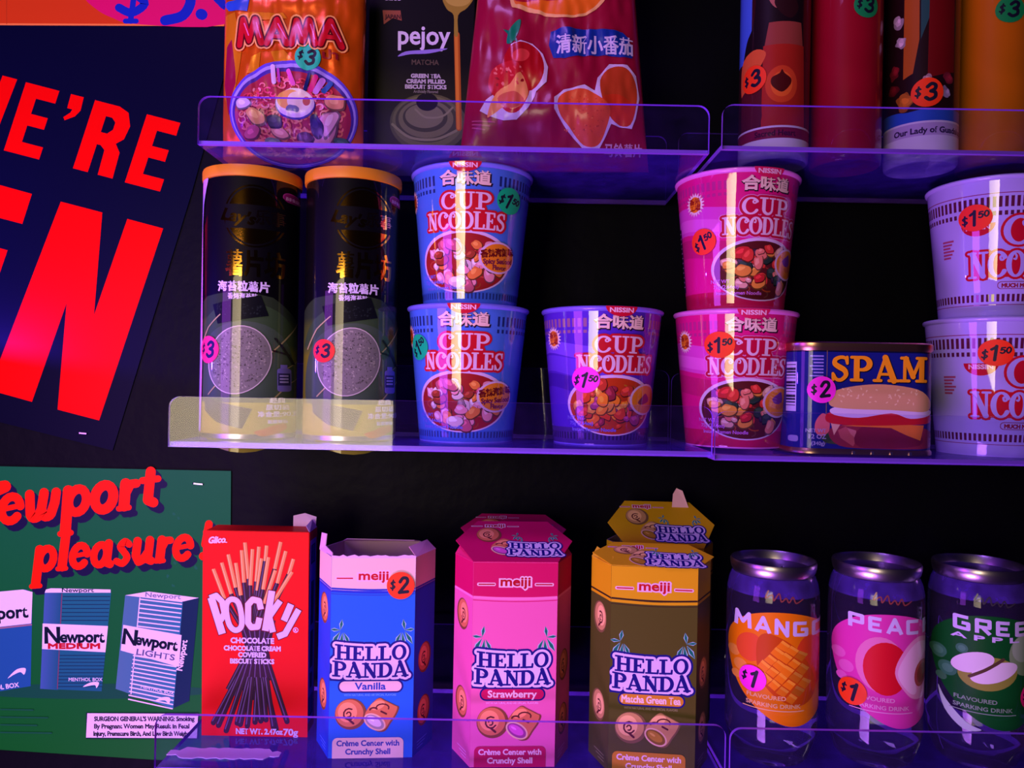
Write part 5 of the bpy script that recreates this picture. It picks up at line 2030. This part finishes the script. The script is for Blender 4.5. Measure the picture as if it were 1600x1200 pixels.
def drink_can(kind, x, y, z, yaw, label):
    root = empty('drink_can', (x, y, z), yaw, label, 'drink can', 'clear drink cans')
    if not _can:
        bm = bmesh.new()
        lathe(bm, CAN_PROF + [(0.0, 0.1388)], 96)
        b = mesh_obj('clear_body', bm, M_DRINK, root)
        sharp_by_angle(b, 60)
        bm = bmesh.new()
        lathe(bm, [(0.0292, 0.1370), (0.0306, 0.1392), (0.0314, 0.1425), (0.0316, 0.1452), (0.0310, 0.1468), (0.0300, 0.1468), (0.0292, 0.1452), (0.0280, 0.1405), (0.0262, 0.1400), (0.0, 0.1402)], 96)
        l = mesh_obj('metal_lid', bm, M_STEEL, root)
        sharp_by_angle(l, 60)
        bm = bmesh.new()
        lathe(bm, [(0.03345, 0.1243), (0.03195, 0.1317), (0.02985, 0.1370)], 96)
        r_ = mesh_obj('hazy_shoulder', bm, M_ACRYLS, root, True)  # added shell, the violet gleam of the neck is put into its colour
        bm = bmesh.new()
        bm_prism(bm, spline([(-0.006, -0.004), (0, -0.0085), (0.006, -0.004), (0.0065, 0.006), (0, 0.011), (-0.0065, 0.006)], 4, True), lambda u, v, k: (u, v, 0.1416 - 0.0009 * k))
        t = mesh_obj('pull_tab', bm, M_STEEL, root)
        _can.extend([b, l, t, r_])
    else:
        for b in _can:
            share(b.name.split('.')[0], b, root)
    printed('printed_label', [(can_art(kind), can_surf, 0.1)], M_CAN, root)
    return root


CT = lambda x, y: ((x - 1206) * 0.48, 147 - (y - 872) * 0.436)
YD = 0.587
c = drink_can('mango', at(1205, 1040, YD).x, YD, ZB, DEG(-18), 'clear drink can with orange mango label and pink price sticker')
price(c, can_surf, CT, 1177, 1061, 21.5, PINK, '1', -4, 1.0)
c = drink_can('peach', at(1366, 1040, YD).x, YD, ZB, DEG(-18.5), 'clear drink can with pink peach label and orange price sticker')
price(c, can_surf, CT, 1166, 1083, 22.5, (255, 70, 10), '1', -4, 1.0)
c = drink_can('apple', at(1525, 1040, YD).x, YD, ZB, DEG(-25), 'clear drink can with green apple label, farthest from the biscuit boxes')
price(c, can_surf, CT, 1285, 1080, 21.5, (240, 30, 120), '1', 4, 1.0)


# ------------------------------------------------------------------ tall candles
CR, CH_ = 0.0262, 0.205
cand_surf = Round([(CR, 0.004), (CR, 0.2)], CR * 1000)


def candle(x, y, z, yaw, col, label, art=None, foot=None, sticker=None):
    root = empty('tall_candle', (x, y, z), yaw, label, 'candle', 'tall glass candles')
    bm = bmesh.new()
    lay = bm.loops.layers.float_color.new('Col')
    lathe(bm, [(0, 0.003), (0.022, 0.0025), (0.0245, 0.0), (0.0258, 0.001), (CR, 0.004), (CR, 0.197), (0.0258, 0.2), (0.0248, 0.2), (0.0246, 0.19), (0, 0.189)], 80)
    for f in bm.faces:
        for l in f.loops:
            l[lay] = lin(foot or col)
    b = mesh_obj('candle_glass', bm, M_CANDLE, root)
    sharp_by_angle(b, 50)
    bm = bmesh.new()
    lathe(bm, [(0.0008, 0.189), (0.0008, 0.199), (0, 0.199)], 10)
    mesh_obj('wick', bm, M_WHITE, root)
    if art:
        A = Art(lambda px, py: (px * 0.5, (245 - py) * 0.5))
        art(A)
        printed('printed_wrap', [(A, cand_surf, 0.1)], M_CANDLE, root)
    if sticker:
        sx, sy, sr, sc_, rot = sticker
        price(root, cand_surf, lambda px, py: (px * 0.5, (245 - py) * 0.5), sx, sy, sr, sc_, '3', rot, 0.9)
    return root


FULLC = PI * CR * 1000 / 0.5


def robed_art(A):
    """x in photo pixels from the candle's axis, y as in the photograph"""
    A.rect(-FULLC, -140, FULLC, 236, (52, 16, 22))
    A.rect(-FULLC, -140, -38, 90, (70, 110, 215))
    A.poly(spline([(-58, 96), (-48, 60), (-34, 34), (-30, -20), (-20, -60), (20, -70), (44, -40), (44, 60), (60, 96)], 4), (26, 14, 20))
    A.poly(spline([(-14, -30), (-12, 0), (-2, 18), (14, 20), (26, 8), (30, -30), (20, -60), (0, -62)], 4, True), (176, 104, 92))
    A.poly(spline([(-2, 14), (0, 2), (12, 0), (26, 2), (34, 18), (24, 34), (10, 30)], 4, True), (44, 18, 22))
    A.poly([(-10, 40), (40, 40), (44, 74), (-16, 74)], (150, 66, 56))
    A.poly([(-18, 74), (46, 74), (52, 236), (-20, 236)], (170, 40, 28))
    A.poly(spline([(-60, 92), (-34, 76), (-14, 84), (-22, 104), (-40, 130), (-60, 140)], 4, True), (226, 100, 50))
    A.poly([(-60, 140), (-36, 128), (-22, 104), (-18, 180), (-30, 236), (-60, 236)], (84, 24, 34))
    A.ell(10, 134, 24, 28, (206, 70, 34))
    A.ell(10, 134, 16, 19, (228, 100, 40))
    A.poly(spline([(10, 112), (14, 118), (24, 126), (22, 136), (10, 146), (-4, 136), (-5, 124), (6, 118)], 4, True), (74, 14, 16))
    A.rect(-FULLC, 196, FULLC, 236, (220, 210, 226))
    A.rect(-FULLC, 199, FULLC, 215, (128, 22, 52))
    A.text('Sacred Heart', 2, 211, 12, (60, 8, 30), 0.4, width=62)


def garland_art(A):
    A.rect(-FULLC, -140, FULLC, 236, (34, 12, 16))
    A.poly([(-28, -140), (-8, -140), (-6, 60), (-14, 110), (-28, 116)], (176, 88, 26))
    A.poly([(-6, -140), (10, -140), (10, 20), (-4, 60)], (40, 84, 78))
    A.poly([(8, -140), (46, -140), (48, 110), (6, 120)], (110, 12, 16))
    rn = random.Random(6)
    for x, y, c, r in ((-38, 24, (220, 190, 200), 9), (-34, 58, (225, 195, 205), 9), (-42, 100, (150, 30, 40), 10), (-24, 148, (222, 120, 40), 14), (-2, 132, (190, 90, 80), 8), (6, 122, (225, 180, 180), 6), (34, 140, (180, 160, 200), 8), (-46, 128, (120, 20, 30), 10), (40, 120, (160, 40, 60), 9)):
        for k in range(4):
            A.blob(x + rn.uniform(-3, 3), y + rn.uniform(-3, 3), r * (1 - k * 0.2), r * (0.9 - k * 0.2), tuple(v * (0.7 + k * 0.12) for v in c), rn.uniform(0, 90), 0.25, k + int(x + y) % 50)
    A.poly(spline([(-FULLC, 160), (-50, 164), (-20, 168), (20, 166), (FULLC, 172), (FULLC, 190), (0, 186), (-FULLC, 196)], 4, True), (40, 90, 190))
    A.rect(-FULLC, 184, FULLC, 236, (224, 216, 232))
    A.rect(-FULLC, 187, FULLC, 206, (190, 170, 205))
    A.text('Our Lady of Guadalupe', 18, 202, 12, (50, 30, 70), 0.5, width=118)


YCN = 0.602
cx_ = [at(px, 200, YCN).x for px in (1208, 1320, 1438, 1552)]
candle(cx_[0], YCN, ZTR, DEG(-17), (52, 16, 22), 'tall candle with a robed figure and glowing heart printed on it, white foot', robed_art, (220, 210, 226), (-33, 121, 21, (255, 60, 16), 12))
candle(cx_[1], YCN, ZTR, DEG(-21), (150, 8, 34), 'plain crimson glass candle standing between the two printed candles', None, None, (26, 14, 19, (16, 150, 80), 0))  # crimson darkened to stand in for the weaker light here
candle(cx_[2], YCN, ZTR, DEG(-25), (34, 12, 16), 'tall dark candle printed with flowers and a pale lettered band, orange sticker', garland_art, (224, 216, 232), (6, 142, 22, (255, 60, 16), 4))
candle(cx_[3], YCN, ZTR, DEG(-28), (196, 108, 8), 'plain amber yellow glass candle with a green price sticker', None, None, (16, 16, 20, (10, 150, 70), 0))  # amber darkened as well, dim light at this end put into the colour


# ------------------------------------------------------------------ snack bags on the top shelf
from mathutils import noise as mnoise


def bag(name, x, y, z, yaw, W, H, D, taper, col, mat, art, label, cat, crinkle=0.9, seed=0, lean=0.0, st=1.5):
    """a filled pillow bag with flat sealed ends; millimetres, front print on its own swelling sheet"""
    root = empty(name, (x, y, z), yaw, label, cat)
    root.rotation_euler = (lean, 0, yaw)
    def half(v):
        return W / 2 * (1 - taper * max(0, min(1, v / H)))
    def depth(u, v):
        hw = half(v)
        a = max(0.0, 1 - abs(u / hw) ** 2.6) if hw else 0
        e = min(1.0, max(0.0, (v - 5) / (H * 0.22)), max(0.0, (H - 7 - v) / (H * 0.2)))
        e = e * e * (3 - 2 * e)
        g = math.sqrt(a) * (0.08 + 0.92 * e)
        n = mnoise.noise(Vector((u * 0.05, v * 0.032, seed)))
        n2 = mnoise.noise(Vector((u * 0.17, v * 0.06, seed + 5.5)))
        return g * (D / 2 + crinkle * (n * 2.6 + n2 * 1.3)) + 0.25
    f = lambda u, v: -depth(u, v)
    bm = bmesh.new()
    lay = bm.loops.layers.float_color.new('Col')
    nu, nv = 80, 100
    for sg in (1, -1):
        g_ = [[bm.verts.new((half(v) * t * 0.001, -sg * depth(half(v) * t * (0.9999), v) * 0.001, v * 0.001)) for t in [math.sin(PI / 2 * (2 * i / nu - 1)) for i in range(nu + 1)]] for v in [H * j / nv for j in range(nv + 1)]]
        for j in range(nv):
            for i in range(nu):
                q = (g_[j][i], g_[j][i + 1], g_[j + 1][i + 1], g_[j + 1][i])
                bm.faces.new(q if sg > 0 else q[::-1])
    for fc in bm.faces:
        fc.smooth = True
        for l in fc.loops:
            l[lay] = lin(col)
    bmesh.ops.remove_doubles(bm, verts=bm.verts[:], dist=1e-5)
    # close the seam between front and back sheets
    be = [e for e in bm.edges if len(e.link_faces) == 1]
    bmesh.ops.bridge_loops(bm, edges=be) if False else None
    mesh_obj('bag_body', bm, mat, root)
    A = art()
    printed('printed_front', [(A, Skin(f, st), 0.55)], [mat if mat is not M_FOILBAG else M_BAG, M_FOILBAG], root)
    return root, Skin(f, st), A.T


def mama_art():
    T = lambda x, y: ((x - 458 - (130 - y) * 0.012) * 0.488, (250 - y) * 0.488)
    A = Art(T)
    OR = (240, 120, 20)
    L = A.L + 1
    A.L = L
    for p in ([(352, 20), (372, 18), (384, 70), (368, 180), (352, 150)], [(376, 20), (450, 22), (456, 30), (392, 34)], [(400, 90), (416, 84), (412, 112), (392, 116)], [(432, 84), (452, 80), (470, 100), (440, 104)]):
        A.poly(p, (250, 150, 24), mi=1, layer=L)
    L = A.L + 1
    A.L = L
    for p in ([(356, 70), (366, 60), (374, 130), (360, 178), (352, 130)],):
        A.poly(p, (150, 14, 60), layer=L)
    A.poly([(346, -2), (396, -2), (392, 18), (360, 14)], (40, 80, 190))
    # bowl
    A.ell(463, 176, 101, 79, (96, 70, 205), n=48)
    A.ell(463, 177, 98, 75, (170, 150, 240), n=48)
    A.ell(463, 179, 95, 71.5, (70, 44, 150), n=48)
    A.ell(463, 181, 91, 67.5, (170, 40, 70), n=48)
    rn = random.Random(11)
    # noodles
    for k in range(260):
        a, q = rn.uniform(0, 2 * PI), math.sqrt(rn.random()) * 0.9
        x, y = 463 + 88 * q * math.cos(a), 182 + 63 * q * math.sin(a)
        r = rn.uniform(3, 7)
        a0 = rn.uniform(0, 360)
        c = rn.choice([(240, 70, 130), (246, 120, 140), (220, 70, 80), (250, 150, 170), (206, 50, 90)])
        if y > 168:
            c = tuple((p + o) / 2 for p, o in zip(c, (226, 160, 96)))
        A.stroke(arc(x, y, r, r * 0.75, a0, a0 + rn.uniform(140, 280), 7), rn.uniform(1.8, 3.0), c)
    # herbs and vegetables fanning up
    for p, wd, c in (([(436, 108), (438, 132)], 7, (226, 190, 236)), ([(444, 112), (446, 130)], 4, (190, 60, 190)), ([(492, 118), (486, 142)], 5, (30, 40, 110)), ([(502, 122), (494, 142)], 8, (222, 40, 130)), ([(512, 126), (502, 144)], 9, (206, 130, 226)), ([(524, 130), (514, 142)], 8, (46, 90, 170)), ([(460, 114), (468, 134)], 7, (236, 90, 190))):
        A.stroke(p, wd, c)
    pal = [(230, 170, 100), (236, 190, 150), (226, 140, 80), (210, 150, 170), (60, 50, 80), (190, 90, 90), (120, 110, 70)]
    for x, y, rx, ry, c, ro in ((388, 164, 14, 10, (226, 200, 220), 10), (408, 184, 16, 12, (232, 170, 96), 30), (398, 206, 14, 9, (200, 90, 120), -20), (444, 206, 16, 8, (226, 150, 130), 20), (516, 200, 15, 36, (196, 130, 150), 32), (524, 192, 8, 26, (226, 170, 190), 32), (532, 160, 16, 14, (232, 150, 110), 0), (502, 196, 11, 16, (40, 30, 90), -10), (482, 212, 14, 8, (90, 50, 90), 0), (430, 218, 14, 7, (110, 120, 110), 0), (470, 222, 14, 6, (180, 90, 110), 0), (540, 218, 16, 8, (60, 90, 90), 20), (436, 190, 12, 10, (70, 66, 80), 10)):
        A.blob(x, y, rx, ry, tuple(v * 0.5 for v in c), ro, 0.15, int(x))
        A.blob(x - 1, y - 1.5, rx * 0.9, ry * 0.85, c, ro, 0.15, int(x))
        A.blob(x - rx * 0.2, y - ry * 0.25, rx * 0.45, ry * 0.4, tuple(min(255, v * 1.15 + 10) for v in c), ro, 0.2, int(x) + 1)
    # boiled egg half
    A.ell(470, 165, 31, 23, (70, 50, 150))
    A.ell(470, 163, 30, 22, (226, 200, 226))
    A.ell(469, 160, 27, 19, (240, 224, 210))
    A.ell(462, 158, 20, 15, (238, 170, 90))
    A.ell(474, 160, 16, 14, (238, 216, 200))
    A.ell(488, 160, 6, 7, (190, 90, 70))
    A.blob(466, 172, 8, 6, (110, 110, 150), 0, 0.4, 2)
    # name: red tubular letters in a pale outline
    D = {'M': ([(0.08, 0), (0.24, 1), (0.5, 0.12), (0.72, 1), (0.98, 0)], 1.12), 'A': ([(0.04, 0), (0.38, 1), (0.78, 0)], 0.86)}
    x0, y0, h = 377, 71, 38
    for g, c, wv in ((3.4, (246, 176, 96), 12.5), (1.0, (90, 4, 16), 12.5), (0, (200, 16, 34), 9.5)):
        L = A.L + 1
        A.L = L
        cx = 0
        for ch in 'MAMA':
            pts, ad = D[ch]
            s_ = 41.5
            A.stroke([(x0 + (cx + p) * s_, y0 - q * h) for p, q in pts], wv, c, layer=L, grow=g)
            if ch == 'A':
                A.stroke([(x0 + (cx + 0.2) * s_, y0 - 0.3 * h), (x0 + (cx + 0.6) * s_, y0 - 0.3 * h)], wv * 0.7, c, layer=L, grow=g)
            cx += ad + 0.02
    L = A.L + 1
    A.L = L
    cx = 0
    for ch in 'MAMA':
        pts, ad = D[ch]
        for a, b in zip(pts[1::2], pts[2::2]):
            A.stroke([(x0 + (cx + a[0]) * 41.5 + 2, y0 - a[1] * h + 6), (x0 + (cx + b[0]) * 41.5 - 1, y0 - b[1] * h - 8)], 1.8, (240, 110, 170), layer=L)
        cx += ad + 0.02
    A.text('ม่า', 524, 92, 16, (150, 30, 40), 0.6, width=22)
    return A


YA = 0.603
mp = at(458, 250, YA)
root, surf, T = bag('noodle_packet', mp.x, YA, ZT, DEG(0), 110, 158, 36, 0.0, (232, 96, 14), M_FOILBAG, mama_art,
                    'shiny orange noodle packet with a bowl picture and green price sticker, on the top shelf', 'noodle packet', 1.3, 3)
price(root, surf, T, 490, 92, 20, (30, 200, 150), '3', -8, 1.1)


def chips_art():
    T = lambda x, y: ((x - 864 - (130 - y) * 0.012) * 0.5, (264 - y) * 0.5)
    A = Art(T)
    # brand seal above, cut by the frame
    A.poly(spline([(792, -40), (796, 14), (806, 22), (840, 32), (880, 38), (920, 28), (948, -4), (956, -60), (880, -90), (810, -80)], 5, True), (240, 180, 110))
    A.poly(spline([(797, -40), (801, 10), (812, 16), (842, 27), (880, 34), (917, 25), (943, -6), (950, -56), (880, -84), (814, -74)], 5, True), (232, 110, 24))
    A.poly(spline([(796, -44), (799, 6), (840, 11), (890, 10), (930, 2), (952, -12), (954, -50), (880, -60), (830, -56)], 5, True), (176, 18, 40))
    # name plate
    A.poly(spline([(858, 58), (900, 54), (956, 54), (976, 62), (984, 94), (940, 93), (900, 97), (862, 98)], 2, True), (20, 50, 150))
    A.text('清新小番茄', 926, 89, 30, (214, 200, 236), 0.7, width=118, rot=1)
    # tomatoes with a pale cut-out rim
    A.poly([(797, 78), (812, 72), (830, 76), (846, 92), (854, 112), (852, 136), (836, 150), (834, 158), (824, 176), (806, 192), (786, 193), (766, 186), (748, 176), (758, 160), (790, 140)], (214, 190, 226))
    A.ell(816, 112, 32, 38, (176, 14, 26), -10)
    A.ell(812, 96, 14, 10, (220, 60, 60), -20)
    A.poly(spline([(776, 162), (762, 140), (766, 116), (782, 106), (804, 106), (818, 122), (826, 144), (820, 166), (806, 182), (790, 180)], 4, True), (196, 30, 40))
    A.poly(spline([(774, 150), (796, 138), (812, 122), (824, 150), (816, 168), (800, 178), (788, 172), (768, 184), (760, 184)], 3, True), (240, 150, 90))
    A.poly(spline([(776, 158), (790, 150), (808, 152), (818, 166), (800, 176), (784, 170)], 3, True), (206, 90, 70))
    rn = random.Random(4)
    for k in range(20):
        A.blob(772 + rn.random() * 44, 112 + rn.random() * 26, rn.uniform(1.5, 4), rn.uniform(1, 3), rn.choice([(226, 80, 80), (150, 16, 30), (236, 120, 110)]), rn.uniform(0, 90), 0.3, k)
    A.poly([(784, 52), (796, 58), (806, 50), (802, 62), (808, 76), (796, 68), (790, 76), (792, 62)], (16, 120, 80))
    A.poly(spline([(790, 74), (794, 56), (806, 42), (812, 42), (808, 60), (798, 76)], 3, True), (16, 130, 90))
    # potato chips with pale rims
    A.poly([(864, 160), (878, 148), (910, 140), (926, 148), (930, 128), (948, 106), (976, 106), (990, 120), (996, 154), (990, 186), (984, 202), (964, 200), (952, 196), (944, 214), (934, 232), (908, 230), (884, 206), (864, 178)], (214, 190, 230))
    A.poly(spline([(934, 132), (950, 112), (974, 111), (988, 128), (992, 156), (982, 196), (958, 194), (940, 168)], 4, True), (190, 64, 30))
    A.poly(spline([(938, 160), (962, 152), (988, 168), (980, 196), (958, 194)], 3, True), (206, 54, 26))
    A.poly(spline([(870, 162), (884, 150), (910, 146), (934, 158), (950, 174), (944, 204), (932, 226), (910, 226), (888, 202), (872, 182)], 4, True), (226, 84, 46))
    for k in range(60):
        A.blob(880 + rn.random() * 60, 156 + rn.random() * 56, rn.uniform(0.6, 1.8), rn.uniform(0.5, 1.3), rn.choice([(196, 60, 34), (240, 120, 70), (206, 70, 40)]), rn.uniform(0, 90), 0.3, k, n=5)
    A.text('马铃薯片', 972, 240, 20, (210, 150, 190), 0.5, width=58)
    L = A.L + 1
    A.L = L
    for k in range(3):
        A.stroke([(736, 190 + k * 5), (772 - k * 8, 194 + k * 5)], 2, (190, 70, 110), layer=L)
    return A


cp = at(864, 250, 0.606)
bag('chip_bag', cp.x, 0.606, ZT, DEG(-3), 150, 190, 34, 0.24, (150, 12, 50), M_BAG, chips_art,
    'large crimson chip bag with a blue name plate, tomatoes and chips, on the top shelf', 'chip bag', 1.5, 9)


# ------------------------------------------------------------------ dark box of filled biscuit sticks
def pejoy():
    Y0 = 0.626
    W, D, H = 0.0860, 0.026, 0.166
    cx = at(656, 200, Y0).x
    root = empty('filled_stick_box', (cx, Y0, ZT), 0, 'black and olive biscuit stick box between the orange packet and the crimson bag', 'snack box')
    card_box(root, 'box_body', W, D, H, (5, 5, 9))
    T = lambda x, y: ((x - 656 - (130 - y) * 0.015) * 0.5217, (276 - y) * 0.5217)
    A = Art(T)
    A.poly([(574, 100), (738, 100), (738, 276), (574, 276)], lambda x, y: (5, 5, 9) if y < 150 else (58, 60, 34))
    # swirl of matcha cream
    for k, (rx, ry, c) in enumerate(((60, 46, (84, 86, 56)), (55, 41, (104, 106, 70)), (49, 35, (70, 72, 48)), (43, 30, (112, 112, 78)), (35, 23, (66, 68, 46)), (30, 19, (118, 118, 84)))):
        A.ell(668 - k * 1.2, 182 + (5 - k) * 2.2, rx, ry, c, n=36)
    A.ell(666, 160, 17, 14, (20, 18, 26))
    A.stroke(spline([(612, 196), (640, 216), (680, 218), (712, 204)], 5), 4, (136, 136, 100))
    A.stroke(spline([(648, 172), (664, 184), (690, 182), (706, 168)], 5), 3, (136, 136, 100))
    # dipped stick and spoonful on the right
    A.stroke([(712, 54), (716, 200)], 9, (176, 90, 26))
    A.stroke([(711, 54), (715, 200)], 5, (216, 130, 44))
    A.poly(spline([(690, -6), (696, 14), (707, 24), (708, 54), (714, 54), (714, 24), (728, 12), (738, -6), (716, -16)], 4, True), (160, 136, 46))
    A.ell(714, -2, 20, 12, (190, 166, 70))
    # lettering
    W_ = (222, 212, 240)
    A.text('pejoy', 661, 70, 42, W_, 0.8, width=80)
    A.poly(spline([(620, 90), (632, 82), (660, 79), (698, 76), (670, 84), (640, 86)], 4, True), (150, 130, 220))
    A.poly([(596, 18), (624, 18), (626, 34), (612, 30), (598, 40)], (150, 80, 60))
    A.text('JAPAN', 612, 31, 9, (60, 24, 30), 0.4, width=24)
    A.text('Glico', 611, 2, 16, (214, 200, 236), 0.5, shear=0.3, width=28)
    A.text('MATCHA', 663, 102, 11, (86, 74, 60), 0.3, width=42)
    L = A.L + 1
    A.L = L
    G = (190, 182, 196)
    A.text('GREEN TEA', 664, 122.5, 8.4, G, 0.5, width=46, layer=L)
    A.text('CREAM FILLED', 664, 131, 8.4, G, 0.5, width=60, layer=L)
    A.text('BISCUIT STICKS', 664, 139.5, 8.4, G, 0.5, width=64, layer=L)
    A.text('Artificially Flavored', 664, 146, 6, (120, 116, 110), 0.2, width=38, layer=L)
    for i, it in enumerate(A.items):
        A.items[i] = ([(max(576, min(x, 736 + (130 - y) * 0.015)), max(-41, y)) for x, y in it[0]],) + it[1:]
    printed('printed_front', [(A, Flat((0, 0, 0), (1, 0, 0), (0, 0, 1)), 0.05)], M_CARD, root)


pejoy()
bpy.context.view_layer.update()
